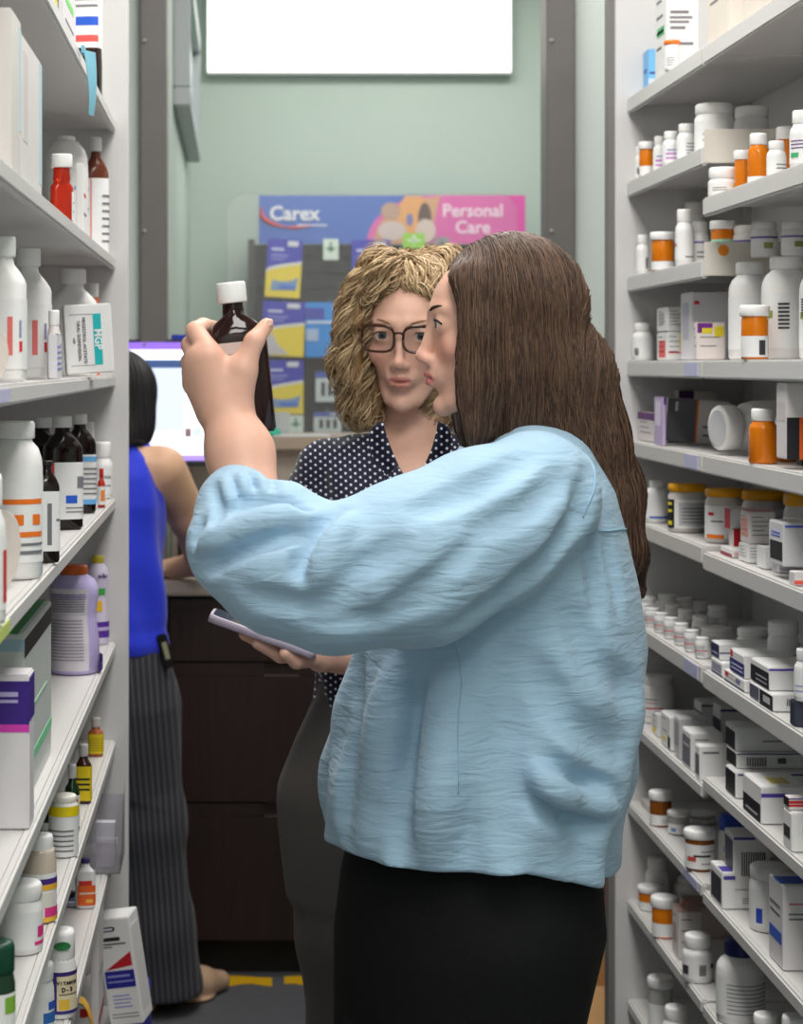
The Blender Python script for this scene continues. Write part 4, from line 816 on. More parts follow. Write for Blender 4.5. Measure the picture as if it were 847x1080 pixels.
# fifth shelf
LILAC = M('lilac_shake_bottle_plastic', (196, 184, 232), .3, noise=.03)
def shake(px, o, wpx, yt, capc, body, label, prints, lettering=None):
    X, d = place('L', px, o); ppm = F/d; r = wpx/2/ppm; z0 = ZT['L5']+.0006; h = ZC-(yt-CY)/ppm-z0
    t = empty('shake_bottle', (X, d, z0), math.radians(20)); m = MB()
    hb = h*.94
    m.lathe([(r*.92, 0), (r, h*.03), (r*1.0, h*.28), (r*.88, h*.50), (r*.86, h*.56), (r*.96, h*.72), (r*.96, h*.80), (r*.8, h*.87), (r*.5, h*.92), (r*.46, hb)], body, 28); m.build('body', t)
    MB().lathe([(r*.52, h*.915), (r*.54, h*.93), (r*.54, h*.985), (r*.5, h), (r*.2, h)], C(capc, .4), 24).build('cap', t)
    p = MB()
    def rad(z):
        zs = [0, .03, .28, .5, .56, .72, .8, .87]; rs = [.92, 1, 1, .88, .86, .96, .96, .8]; return r*float(np.interp(z, zs, rs))+.0006
    for k, (z_0, z_1, a0, a1, c) in enumerate(prints):
        n = 6
        for i in range(n):
            za, zb = z_0+(z_1-z_0)*i/n, z_0+(z_1-z_0)*(i+1)/n; vv = []
            for j in range(9):
                a = math.radians(a0+(a1-a0)*j/8-90)
                for z in (za, zb): q = rad(z)+.0002*k; vv.append((q*math.cos(a), q*math.sin(a), z*h))
            p.add(vv, [(2*j, 2*j+2, 2*j+3, 2*j+1) for j in range(8)], C(c, .5), True)
    lo = p.build('printed_sleeve', t)
    if lettering:
        add_text(lettering, r*.5, C((96, 40, 130), .5), t, Matrix.Rotation(math.radians(10), 4, 'Z') @ Matrix.Translation((0, -r*.99-.0005, h*.78)) @ Matrix.Rotation(math.pi/2, 4, 'X'), bold=.0003)
    tag(t, label, 'bottle')
lns = [(.74-.022*i, .748-.022*i, -80, 10, (110, 104, 120)) for i in range(8)]+[(.5-.03*i, .508-.03*i, -80, 5, (130, 124, 140)) for i in range(13)]
shake(78, .045, 54, 596, (214, 100, 36), LILAC, 'large lilac shake bottle with an orange cap and nutrition print', [(.04, .80, -100, 20, (222, 216, 226))]+lns+[(.0, .16, 62, 110, (84, 36, 150)), (.0, .1, 45, 62, (84, 36, 150))])
shake(103, .03, 24, 586, (206, 190, 60), C((222, 214, 236), .3), 'smaller shake bottle with yellow green cap and purple foot', [(.08, .26, -90, 90, (92, 50, 160)), (.56, .64, -40, 30, (70, 180, 80)), (.38, .5, -40, 10, (240, 190, 50)), (.16, .2, -60, 60, (200, 180, 230))], 'n-Su')
carton('L5', 22, .14, 30, 20, 634, 'crimson carton at the back of the shake bottle shelf', (132, 12, 62), maxw=.2)
carton('L5', 26, .02, 34, 70, 669, 'tall pale carton with black and green bars along its top', (206, 210, 206), [('F', .0, 1, .86, .97, (34, 28, 26)), ('F', .0, 1, .18, .24, (130, 214, 160)), ('T', .1, .25, 0, 1, (60, 160, 90)), ('F', .1, .8, .5, .52, (170, 210, 180)), ('S', 0, 1, .9, .97, (160, 190, 206))], maxw=.32)
carton('L5', 31, .004, 6, 60, 712, 'white carton with purple top panel and pink stripe', (224, 220, 224), [('S', 0, 1, .68, .96, (58, 26, 130)), ('F', 0, 1, .7, .98, (58, 26, 130)), ('S', 0, 1, .63, .68, (214, 60, 180)), ('S', .3, .8, .86, .89, (190, 180, 226)), ('S', .3, .8, .82, .84, (190, 180, 226))], maxw=.05)
bottle('L5', 43, .008, 10, 735, 'slim white bottle between the purple and the green barred cartons', 'slim', prints=[(.2, .6, -40, 40, (200, 200, 206))])if False else None
# sixth shelf
YL = C((232, 206, 20), .5)
ORB = M('orange_syrup_bottle', (196, 106, 60), .15, noise=.06, trans=.2)
syrup('L6', 101, .025, 16, 757, 'small orange bottle with a yellow label on a low shelf', ORB, C((214, 206, 200), .4), paper=YL, prints=[(.3, .8, .75-.12*i, .78-.12*i, (150, 130, 30)) for i in range(6)], labz=(.1, .78), hc=.24, neck=.26, capr=.3, dp=.9)
syrup('L6', 88, .018, 17, 785, 'small dark bottle with a yellow label and striped dropper cap', C((60, 30, 16), .15), C((210, 208, 206), .4), paper=YL, prints=[(.3, .7, .3+.15*i, .36+.15*i, (40, 36, 20)) for i in range(3)], labz=(.06, .8), hc=.2, neck=.26, capr=.3, dp=.9)
bottle('L6', 76, .02, 16, 806, 'small green bottle with white tip behind the yellow labelled ones', 'slim', C((26, 54, 30), .15), C((220, 220, 218), .4), prints=[(.4, .9, -40, 60, (230, 130, 60)), (.0, .4, -40, 60, (80, 110, 50))])
bottle('L6', 67, .02, 31, 838, 'white bottle with a wide yellow band under its cap', 'jar', cap=C((236, 232, 222), .4), prints=[(.80, 1, -128, 128, (238, 214, 20))]+[(.1+.1*i, .13+.1*i, -70, 50, GREY) for i in range(5)], labz=(.02, .98), capf=.14, capr=.88)
bottle('L6', 50, .05, 22, 852, 'dark green bottle partly behind the yellow banded one', 'pill', C((20, 58, 36), .2), C((22, 50, 34), .3), prints=[(.1, .5, -30, 60, (60, 150, 80))])
bottle('L6', 41, .022, 37, 880, 'clear jar of capsules with purple and yellow label', 'jar', C((206, 192, 176), .12), prints=[(.78, .9, -110, 110, (70, 40, 130)), (.66, .78, -60, 110, (236, 180, 60)), (.1, .3, 30, 100, (226, 60, 140)), (.3, .6, -50, 70, (226, 222, 214)), (.0, .1, -60, 110, (240, 190, 70))], labz=(.02, .72), capf=.2, capr=.8)
bottle('L6', 22, .03, 46, 930, 'white jar with a pale cap before the capsule jar', 'jar', prints=[(.3, .6, 60, 110, (226, 60, 140)), (.1, .2, 50, 100, (226, 60, 140))], capf=.25)
# clear acrylic bin hung at the far end of the sixth shelf
t = empty('acrylic_bin', P(113, 935, 3.36)); t.location.x = -.216; t.location.z = ZT['L7']+.003
CB = thin_clear('clear_bin_plastic', (236, 234, 240), haze=.16); k = 3.3/F
m = MB(); w_ = 30*k; h = 66*k; y_ = .14
m.box(-w_/2-.01, w_/2, 0, .002, 0, h*.55, CB); m.box(-w_/2, w_/2, y_-.002, y_, 0, h, CB); m.add([(-w_/2, 0, 0), (-w_/2, y_, 0), (-w_/2, y_, h), (-w_/2, 0, h*.55)], [(0, 1, 2, 3)], CB); m.add([(w_/2, 0, 0), (w_/2, y_, 0), (w_/2, y_, h*1.25), (w_/2+.006, 0, h*1.05)], [(0, 1, 2, 3)], CB); m.box(-w_/2, w_/2, 0, y_, -.002, 0, CB); m.build('bin_shell', t)
MB().box(-w_/2+.004, w_/2-.010, .03, .05, .002, h*.75, C((206, 202, 214), .5)).build('card_insert', t)
m = MB()
for i in range(6): m.box(-w_/2+.008+i*.006, -w_/2+.0105+i*.006, .0285, .03, h*.42, h*.5, C((240, 240, 244), .5))
m.build('insert_print', t)
tag(t, 'clear acrylic bin mounted at the shelf end beside pinstriped trousers', 'bin')
# seventh shelf
syrup('L7', 90, .022, 20, 905, 'white bottle with an orange starburst label and purple cap', WHITEP, C((70, 50, 110), .3), prints=[(.3, .85, .02, .6, (240, 104, 40)), (.35, .6, .6, .74, (220, 50, 40)), (.5, .65, .1, .2, (246, 190, 80)), (.4, .8, .35, .4, (246, 220, 200))], labz=(.06, .86), hc=.12, neck=.22, capr=.22, dp=.8, yaw=10)
bottle('L7', 75, .045, 16, 940, 'dark capped slim bottle behind the starburst bottle', 'slim', C((90, 96, 150), .3), BLK and C(BLK, .3), prints=[(.2, .6, -60, 60, (150, 160, 210))], capf=.4)
def vitamin():
    bt = bottle('L7', 63, .014, 35, 980, 'white vitamin jar with purple label and green oval on its cap', 'jar', prints=[(0, 1, -128, 0, (64, 52, 140)), (.9, 1, -128, 128, (64, 40, 120)), (0, .9, 0, 90, (238, 224, 186)), (.0, .08, -128, 128, (64, 52, 140)), (.1, .35, 8, 44, (240, 196, 70)), (.45, .48, 8, 80, (120, 110, 90))]+[(.2+.1*i, .24+.1*i, -80, -20, (150, 150, 210)) for i in range(7)], labz=(.1, .86), capf=.36, capr=.9)
    r = bt.children[0].dimensions[0]/2
    bpy.context.view_layer.update()
    r = max(v.co.x for v in bt.children[0].data.vertices); H = max(v.co.z for v in bt.children[1].data.vertices); hb = H*.64
    for txt, z, s_ in (('VITAMIN', .66, .26), ('D-3', .54, .34)):
        for i, ch in enumerate(txt):
            a = math.radians(36+(i-(len(txt)-1)/2)*s_*40)
            add_text(ch, r*s_, C((70, 52, 60), .5), bt, Matrix.Rotation(a, 4, 'Z') @ Matrix.Translation((0, -r-.0016, hb*z)) @ Matrix.Rotation(math.pi/2, 4, 'X'), bold=.0003)
    m = MB(); m.lathe([(r*.34, -.0005), (r*.34, .0006)], C((40, 130, 70), .5), 20, sx=1.5, sy=.75); o = m.build('green_oval', bt); rc = r*.9
    o.rotation_euler = (math.pi/2, 0, math.radians(20)); o.location = (rc*math.sin(math.radians(20))*1.03, -rc*1.03, H*.85)
vitamin()
bottle('L7', 40, .03, 34, 1015, 'white jar with red label corner left of the vitamin jar', 'jar', prints=[(.0, .35, 10, 100, RED), (.5, .7, 30, 100, (50, 110, 190)), (.75, .9, 50, 100, (50, 90, 190))], capf=.2)
GCAP = C((10, 66, 46), .35)
bottle('L6', -4, .012, 40, 993, 'bottle with a dark green cap at the near end of its shelf', 'jar', C((30, 60, 40), .3), GCAP, prints=[(.7, .95, 40, 90, (130, 180, 60))], capf=.26, capr=.95)
bottle('L6', 12, .11, 50, 945, 'big white jar with blue label deep behind the green capped one', 'jar', prints=[(.5, .7, 30, 110, (50, 110, 190)), (.3, .45, 60, 110, (40, 70, 160))], capf=.2)
# round clear dividers at shelf fronts
def divider(shelf, px, r, label):
    X, d = place('L', px, 0.004); t = empty('shelf_divider', (X, d, ZT[shelf]+.0008))
    pm = M('cream_divider_plastic', (224, 214, 206), .35, noise=.03)
    pts = [(-.16, 0), (0, 0)]+[(r*math.sin(math.radians(a))*.35, r*1.0*(1-math.cos(math.radians(a)))) for a in range(15, 90, 15)]+[(r*.30*math.cos(math.radians(a)), r+r*.35*math.sin(math.radians(a))) for a in range(0, 91, 15)]+[(-.16, r*1.35)]
    MB().prism([(x-.028, z) for x, z in pts], 0, .003, pm).build('plate', t)
    MB().box(-.188, -.028, -.006, .009, 0, .003, pm).build('foot', t)
    tag(t, label, 'divider')
divider('L3', 24, .040, 'cream rounded divider plate under the bottle with red dots')
divider('L4', 30, .060, 'cream rounded divider plate on the syrup bottle shelf')
divider('L6', 92, .030, 'small cream divider plate beside the yellow labelled bottles')
divider('L7', 88, .036, 'small cream divider plate beside the vitamin jar')
# lowest visible shelf
def leaning_carton():
    d = 3.44; k = d/F; w_, h, dp = 36*k, 112*k, .07
    t = empty('medicine_carton', P(118, 1079, d)); t.location.z = ZT['L8']+.009; t.location.x = P(117, 0, d).x
    t.rotation_euler = (0, math.radians(-9), math.radians(-10))
    MB().box(0, w_, 0, dp, 0, h, CARD, .0015).build('carton_body', t)
    m = MB(); DG = C((40, 38, 44), .5)
    m.prism(rounded_poly(w_*.06, w_*.55, h*.88, h*.925, h*.02), -.0005, 0, C((34, 30, 60), .5)); m.prism(rounded_poly(w_*.12, w_*.49, h*.892, h*.913, h*.008), -.0008, -.0004, C((226, 226, 230), .5))
    m.box(w_*.06, w_*.66, -.0005, 0, h*.79, h*.825, DG); m.box(w_*.06, w_*.82, -.0005, 0, h*.755, h*.77, C((110, 108, 114), .5)); m.box(w_*.06, w_*.4, -.0005, 0, h*.73, h*.742, C((110, 108, 114), .5))
    m.prism([(w_*.1, h*.52), (w_*.92, h*.55), (w_*.92, h*.68)], -.0005, 0, C((196, 30, 44), .5))
    m.box(w_*.06, w_*.94, -.0005, 0, h*.35, h*.51, C((38, 38, 150), .5)); m.box(w_*.12, w_*.8, -.0008, -.0004, h*.45, h*.47, C((150, 150, 220), .5)); m.box(w_*.12, w_*.9, -.0008, -.0004, h*.40, h*.415, C((150, 150, 220), .5))
    for i in range(4): m.box(w_*.2, w_*(.7+.05*(i % 2)), -.0005, 0, h*(.27-.035*i), h*(.282-.035*i), C((150, 150, 210), .5))
    for i in range(2): m.box(w_*.1, w_*.9, -.0005, 0, h*(.10-.03*i), h*(.108-.03*i), C(GREY, .5))
    m.build('front_print', t)
    m = MB(); m.box(w_, w_+.0004, dp*.1, dp*.9, h*.1, h*.9, C((222, 221, 222), .5)); m.build('side_print', t)
    MB().box(w_*.03, w_*.97, dp*.03, dp*.97, h, h+.0004, CARD).build('top_flap', t)
    tag(t, 'leaning white carton with red wedge and blue block on the lowest shelf', 'box')
leaning_carton()
carton('L8', 104, .006, 8, 8, 968, 'white carton edge with a dark red bar beside the leaning carton', (216, 212, 212), [('F', 0, 1, .3, .36, (150, 30, 50)), ('F', .2, .8, .6, .62, GREY)], maxw=.12)
bottle('L8', 84, .05, 30, 1005, 'white bottle with a red flash on the lowest shelf', 'pill', prints=[(.4, .6, 10, 60, RED)])
t = empty('paper_loop', (P(92, 0, 3.0).x-.012, 3.0, ZT['L8']+.0008)); m = MB(); YR = C((226, 176, 60), .45)
for sgn in (-1, 1):
    vs_ = []
    for i in range(9):
        u = i/8; vs_ += [(sgn*(.024*math.sin(u*2.2)), -.012, .19-.19*u*u), (sgn*(.024*math.sin(u*2.2)), .02, .19-.19*u*u)]
    m.add(vs_+[(a*.96, b, c-.001) for a, b, c in vs_], [(2*i, 2*i+2, 2*i+3, 2*i+1) for i in range(8)]+[(18+2*i, 18+2*i+1, 18+2*i+3, 18+2*i+2) for i in range(8)], YR, True)
    m.build('ribbon_loop', t); m = MB()
tag(t, 'yellow folded paper loop at the front of the lowest shelf', 'loop')
t = empty('blue_bag', (P(147, 1080, 3.76).x, 3.76, .0008)); m = MB()
m.lathe([(.036, 0), (.042, .012), (.044, .20), (.036, .30), (.028, .335), (.034, .36)], C((40, 50, 140), .3), 16, sx=.62, sy=1.4); m.build('crinkled_body', t)
m = MB(); m.box(-.018, .012, -.064, -.060, .10, .30, C((226, 226, 234), .4)); m.build('white_panel', t)
tag(t, 'blue and white bag standing on the floor behind the leaning carton', 'bag')
# ------------------------------------------------------------------ people: smooth implicit surfaces meshed with surface nets
V = lambda *a: np.array(a, dtype=np.float64)
def PV(px, py, d): return np.array(P(px, py, d))
class Frame:
    def __init__(s, o, fwd, up=(0, 0, 1), sc=1):
        s.o = np.array(o, float); f = np.array(fwd, float); f /= np.linalg.norm(f); u = np.array(up, float); u -= f*u.dot(f); u /= np.linalg.norm(u)
        s.R = np.stack([np.cross(f, u), f, u], 1); s.sc = sc         # local x = person's right, y = forward, z = up
    def w(s, p): return s.o+s.R @ (np.array(p, float)*s.sc)
    def l(s, p): return (p-s.o) @ s.R/s.sc
class Shape:
    def __init__(s): s.p = []
    def cap(s, a, b, r1, r2=None, k=.012, cut=False):
        a = np.array(a, float); b = np.array(b, float); r2 = r1 if r2 is None else r2; v = b-a; L2 = max(v.dot(v), 1e-9)
        def fn(X, Y, Z):
            t = np.clip(((X-a[0])*v[0]+(Y-a[1])*v[1]+(Z-a[2])*v[2])/L2, 0, 1)
            return np.sqrt((X-a[0]-t*v[0])**2+(Y-a[1]-t*v[1])**2+(Z-a[2]-t*v[2])**2)-(r1+(r2-r1)*t)
        rr = max(r1, r2); s.p.append((fn, np.minimum(a, b)-rr, np.maximum(a, b)+rr, k, cut)); return s
    def chain(s, pts, rs, k=.012, cut=False):
        for i in range(len(pts)-1): s.cap(pts[i], pts[i+1], rs[i], rs[i+1], k, cut)
        return s
    def ell(s, c, r, fr=None, k=.012, cut=False, rot=None):
        r = np.array(r, float); R = np.eye(3) if fr is None else fr.R; c = np.array(c, float) if fr is None else fr.w(c)
        if fr is not None: r = r*fr.sc
        if rot is not None: R = R @ rot
        def fn(X, Y, Z):
            dx, dy, dz = X-c[0], Y-c[1], Z-c[2]
            q = [(dx*R[0, i]+dy*R[1, i]+dz*R[2, i]) for i in range(3)]
            k0 = np.sqrt(sum((q[i]/r[i])**2 for i in range(3))); k1 = np.sqrt(sum((q[i]/r[i]**2)**2 for i in range(3)))+1e-9
            return k0*(k0-1)/k1
        m = np.abs(R) @ r; s.p.append((fn, c-m, c+m, k, cut)); return s
    def lcap(s, fr, a, b, r1, r2=None, k=.012, cut=False):
        return s.cap(fr.w(a), fr.w(b), r1*fr.sc, (r1 if r2 is None else r2)*fr.sc, k, cut)
    def stack(s, rows, k=.02, cut=False, e=2.0, extra=None):
        """rows: (z, cx, rx, cy, ry) from low to high"""
        a = np.array(rows, float); a = a[np.argsort(a[:, 0])]; z0, z1 = a[0, 0], a[-1, 0]
        def fn(X, Y, Z):
            zz = np.clip(Z, z0, z1)
            def sm(i):       # smooth interpolation
                return np.interp(zz, a[:, 0], a[:, i])
            cx, rx, cy, ry = sm(1), sm(2), sm(3), sm(4)
            q = (np.abs((X-cx)/rx)**e+np.abs((Y-cy)/ry)**e)**(1/e)
            d = (q-1)*np.minimum(rx, ry)
            if extra is not None: d = d+extra(X, Y, Z, np.arctan2((Y-cy)/ry, (X-cx)/rx))
            return np.maximum(d, np.maximum(z0-Z, Z-z1))
        lo = V((a[:, 1]-a[:, 2]).min(), (a[:, 3]-a[:, 4]).min(), z0); hi = V((a[:, 1]+a[:, 2]).max(), (a[:, 3]+a[:, 4]).max(), z1)
        s.p.append((fn, lo, hi, k, cut)); return s
    def fn(s, f, lo, hi, k=.01, cut=True): s.p.append((f, np.array(lo, float), np.array(hi, float), k, cut)); return s
    @staticmethod
    def comb(a, d, k, cut):
        if cut: a, d = -a, d
        h = np.clip(.5+.5*(a-d)/k, 0, 1); r = a+(d-a)*h-k*h*(1-h)
        return -r if cut else r
    def ev(s, p):
        X, Y, Z = p[:, 0], p[:, 1], p[:, 2]; f = np.full(len(p), .2)
        for fn, lo, hi, k, cut in s.p: f = s.comb(f, fn(X, Y, Z), k, cut)
        return f
    def grad(s, p, e=.0015):
        f0 = s.ev(p); g = np.stack([s.ev(p+V(*[(e if i == j else 0) for j in range(3)]))-f0 for i in range(3)], 1)
        return f0, g/(np.linalg.norm(g, axis=1, keepdims=True)+1e-12)
    def mesh(s, name, step=.006, zsegs=None, pad=.012, disp=None):
        lo = np.min([p[1] for p in s.p if not p[4]], 0)-pad; hi = np.max([p[2] for p in s.p if not p[4]], 0)+pad
        def ax(a, b, st): return np.linspace(a, b, max(3, int(math.ceil((b-a)/st))+1))
        st = step if isinstance(step, (tuple, list)) else (step,)*3
        xs, ys = ax(lo[0], hi[0], st[0]), ax(lo[1], hi[1], st[1])
        if zsegs:
            zz = [lo[2]]
            for b, q in zsegs:
                b = min(b, hi[2])
                if b > zz[-1]+1e-6: zz += list(ax(zz[-1], b, q)[1:])
            if zz[-1] < hi[2]-1e-6: zz += list(ax(zz[-1], hi[2], st[2])[1:])
            zs = np.array(zz)
        else: zs = ax(lo[2], hi[2], st[2])
        f = np.full((len(xs), len(ys), len(zs)), .2, np.float32)
        for fn, l, h, k, cut in s.p:
            pd = k*1.2+.014
            i0, i1 = np.searchsorted(xs, l[0]-pd), np.searchsorted(xs, h[0]+pd); j0, j1 = np.searchsorted(ys, l[1]-pd), np.searchsorted(ys, h[1]+pd); k0, k1 = np.searchsorted(zs, l[2]-pd), np.searchsorted(zs, h[2]+pd)
            if i1 <= i0 or j1 <= j0 or k1 <= k0: continue
            sub = np.s_[i0:i1, j0:j1, k0:k1]
            X, Y, Z = xs[i0:i1, None, None], ys[None, j0:j1, None], zs[None, None, k0:k1]
            f[sub] = s.comb(f[sub], np.broadcast_to(fn(X, Y, Z), f[sub].shape).astype(np.float32), k, cut)
        f[f == 0] = 1e-6
        ins = f < 0
        c = [ins[a:ins.shape[0]-1+a, b:ins.shape[1]-1+b, d:ins.shape[2]-1+d] for a in (0, 1) for b in (0, 1) for d in (0, 1)]
        cnt = sum(q.astype(np.int8) for q in c); cells = np.argwhere((cnt > 0) & (cnt < 8))
        idx = np.full(cnt.shape, -1, np.int64); idx[tuple(cells.T)] = np.arange(len(cells))
        corner = [(a, b, d) for a in (0, 1) for b in (0, 1) for d in (0, 1)]
        acc = np.zeros((len(cells), 3)); n = np.zeros(len(cells))
        gp = lambda q: np.stack([xs[q[:, 0]], ys[q[:, 1]], zs[q[:, 2]]], 1)
        for ca in corner:
            for axx in range(3):
                if ca[axx]: continue
                cb = list(ca); cb[axx] = 1
                A, B = cells+np.array(ca), cells+np.array(cb); fa, fb = f[tuple(A.T)], f[tuple(B.T)]
                m = (fa < 0) != (fb < 0); t = np.where(m, fa/(fa-fb+1e-20), 0)[:, None]
                acc += np.where(m[:, None], gp(A)*(1-t)+gp(B)*t, 0); n += m
        v = acc/n[:, None]; faces = []
        for axx in range(3):
            o = [(0, 0, 0), (0, 0, 0)]; sl0 = [slice(None)]*3; sl1 = [slice(None)]*3; sl0[axx] = slice(0, -1); sl1[axx] = slice(1, None)
            a, b = ins[tuple(sl0)], ins[tuple(sl1)]; e = np.argwhere(a != b); u, w_ = [(1, 2), (2, 0), (0, 1)][axx]
            ok = (e[:, u] > 0) & (e[:, w_] > 0) & (e[:, u] < cnt.shape[u]) & (e[:, w_] < cnt.shape[w_]); e = e[ok]
            fl = a[tuple(e.T)]
            q = []
            for du, dw in ((1, 1), (0, 1), (0, 0), (1, 0)):
                z = e.copy(); z[:, u] -= du; z[:, w_] -= dw; q.append(idx[tuple(z.T)])
            q = np.stack(q, 1); q[~fl] = q[~fl][:, ::-1]; faces.append(q)
        fc = np.concatenate(faces); fc = fc[(fc >= 0).all(1)]
        if disp is not None: v = disp(v)
        me = bpy.data.meshes.new(name); me.from_pydata(v.tolist(), [], fc.tolist()); me.polygons.foreach_set('use_smooth', [True]*len(fc)); me.update()
        return me
def vcol(me, fn):
    n = len(me.vertices); co = np.empty(n*3, np.float32); me.vertices.foreach_get('co', co); c = fn(co.reshape(-1, 3).astype(float))
    at = me.color_attributes.new('Col', 'FLOAT_COLOR', 'POINT'); at.data.foreach_set('color', np.concatenate([c, np.ones((n, 1))], 1).astype(np.float32).ravel())
def attr_mat(name, rough=.5, sss=0, bump=0, bscale=400, spec=.5):
    m = M(name, (200, 160, 140), rough, noise=0, sss=sss, spec=spec); nt = m.node_tree; b = nt.nodes['Principled BSDF']
    a = nt.nodes.new('ShaderNodeVertexColor'); a.layer_name = 'Col'
    tc = nt.nodes.new('ShaderNodeTexCoord'); n = nt.nodes.new('ShaderNodeTexNoise'); n.inputs['Scale'].default_value = 45
    nt.links.new(tc.outputs['Object'], n.inputs['Vector'])
    h = nt.nodes.new('ShaderNodeHueSaturation'); mp = nt.nodes.new('ShaderNodeMapRange'); mp.inputs[3].default_value = .93; mp.inputs[4].default_value = 1.07
    nt.links.new(n.outputs['Fac'], mp.inputs[0]); nt.links.new(mp.outputs[0], h.inputs['Value']); nt.links.new(a.outputs[0], h.inputs['Color']); nt.links.new(h.outputs[0], b.inputs['Base Color'])
    if bump:
        n2 = nt.nodes.new('ShaderNodeTexNoise'); n2.inputs['Scale'].default_value = bscale; nt.links.new(tc.outputs['Object'], n2.inputs['Vector'])
        bp = nt.nodes.new('ShaderNodeBump'); bp.inputs['Strength'].default_value = bump; bp.inputs['Distance'].default_value = .001
        nt.links.new(n2.outputs['Fac'], bp.inputs['Height']); nt.links.new(bp.outputs[0], b.inputs['Normal'])
    return m
SKIN = attr_mat('skin', .48, .12, .12, 500, .4)

def head(S, fr, mouth=0, open_=0):
    g = S
    g.ell((0, -.014, .033), (.0700, .0890, .0790), fr, .012)
    g.ell((0, .032, .014), (.0595, .0630, .0720), fr, .012)
    g.ell((0, .034, -.045), (.0495, .0550, .0600), fr, .014)
    g.ell((0, .036, -.086), (.034, .040, .021), fr, .012)
    g.ell((0, .0740, -.1085), (.0165, .0150, .0140), fr, .014)
    for s in (-1, 1):
        g.lcap(fr, (s*.046, -.004, -.045), (s*.020, .060, -.102), .0140, .0120, .014)    # jaw
        g.ell((s*.0365, .062, -.030), (.0200, .0180, .0200), fr, .012)                   # cheek
        g.lcap(fr, (s*.010, .0880, .019), (s*.042, .0745, .019), .0058, .0048, .012)      # brow
        g.ell((s*.0315, .0990, .000), (.0165, .0120, .0110), fr, .010, True)             # socket
        g.ell((s*.0310, .0762, .000), (.0148, .0148, .0140), fr, .005)                   # lids
        g.ell((s*.0715, -.012, -.008), (.006, .016, .029), fr, .006)                     # ear
    g.lcap(fr, (0, .0885, .010), (0, .1025, -.038), .0058, .0068, .010)                  # nose
    g.ell((0, .1045, -.0425), (.0082, .0085, .0078), fr, .007)
    for s in (-1, 1): g.ell((s*.0092, .0955, -.0465), (.0068, .0085, .0066), fr, .007)
    for s in (-1, 1): g.ell((s*.0052, .1000, -.0535), (.0034, .0046, .0026), fr, .002, True)
    g.ell((0, .0810, -.066), (.0235, .0140, .0175), fr, .012)                            # muzzle
    for s in (-1, 1): g.lcap(fr, (0, .0965, -.0655), (s*.0165, .0895, -.0690), .0040, .0022, .005)
    g.lcap(fr, (-.012, .0905, -.0772), (.012, .0905, -.0772), .0034, None, .005); g.ell((0, .0945, -.0768), (.0110, .0046, .0042), fr, .004)
    g.lcap(fr, (-.0185, .0930, -.0716), (.0185, .0930, -.0716), .0012+open_, None, .002, True); g.lcap(fr, (0, .102, -.0716), (0, .097, -.0716), .0013+open_, None, .002, True)
    for s in (-1, 1): g.ell((s*.0312, .0945, -.0004), (.0142, .0120, .0060), fr, .002, True)   # eye opening
def eyes(parent, fr, iris, look=(0, 0)):
    for s in (-1, 1):
        t = MB(); c = fr.w((s*.0310, .0762, 0)); r = .0132*fr.sc
        e = Frame(c, fr.R @ V(look[0], 1, look[1]), fr.R[:, 2])
        def ring(a0): return [tuple(e.w((r*math.sin(a0)*math.cos(q*math.pi/8), r*math.cos(a0), r*math.sin(a0)*math.sin(q*math.pi/8)))) for q in range(16)]
        an = [math.radians(q) for q in (.5, 6, 12, 14, 22, 28, 31, 45, 60, 80, 100, 130, 160)]
        t.rings([ring(a) for a in an[:3]], C((14, 12, 12), .08)); t.rings([ring(a) for a in an[2:7]], C(iris, .1), cap=False); t.rings([ring(a) for a in an[6:]], C((226, 222, 220), .15), cap=False)
        t.build('eye', parent)
def brow_lash(parent, fr, browc, th=.0024, lash=(30, 22, 20), lr=.0011):
    for s in (-1, 1):
        m = MB(); pts = [fr.w((s*(.010+.038*u), .0945-.002*u-.020*u*u, .0165+.0075*math.sin(u*2.3))) for u in np.linspace(0, 1, 9)]
        m.tube(pts, [th*fr.sc*q for q in (.5, 1, 1.15, 1.15, 1.05, .95, .8, .6, .2)], C(browc, .8), 6); m.build('eyebrow', parent)
        m = MB(); pts = []
        for u in np.linspace(-1, 1, 9):
            x = s*.0310+u*.0138; y = .0762+math.sqrt(max(0, .0150**2-(u*.0138)**2)); z = .0060*math.sqrt(max(0, 1-u*u))
            pts.append(fr.w((x, y-.0010, z)))
        m.tube(pts, lr*fr.sc, C(lash, .6), 5); m.build('eyelashes', parent)
def face_color(fr, base, lips, blush):
    base, lips, blush = [np.array(lin(c)[:3]) for c in (base, lips, blush)]
    def fn(p):
        q = fr.l(p); c = np.tile(base, (len(p), 1))
        for s in (-1, 1):
            w_ = np.exp(-(((q[:, 0]-s*.04)/.020)**2+((q[:, 1]-.075)/.03)**2+((q[:, 2]+.035)/.018)**2))[:, None]*.55; c = c*(1-w_)+blush*w_
        w_ = np.exp(-((q[:, 0]/.012)**2+((q[:, 1]-.115)/.015)**2+((q[:, 2]+.038)/.012)**2))[:, None]*.25; c = c*(1-w_)+blush*w_
        d = np.sqrt((q[:, 0]/.0205)**2+((q[:, 2]+.0716)/.0100)**2); w_ = np.clip((1.04-d)/.2, 0, 1)*(q[:, 1] > .085); w_ = w_[:, None]*.9
        return c*(1-w_)+lips*w_
    return fn
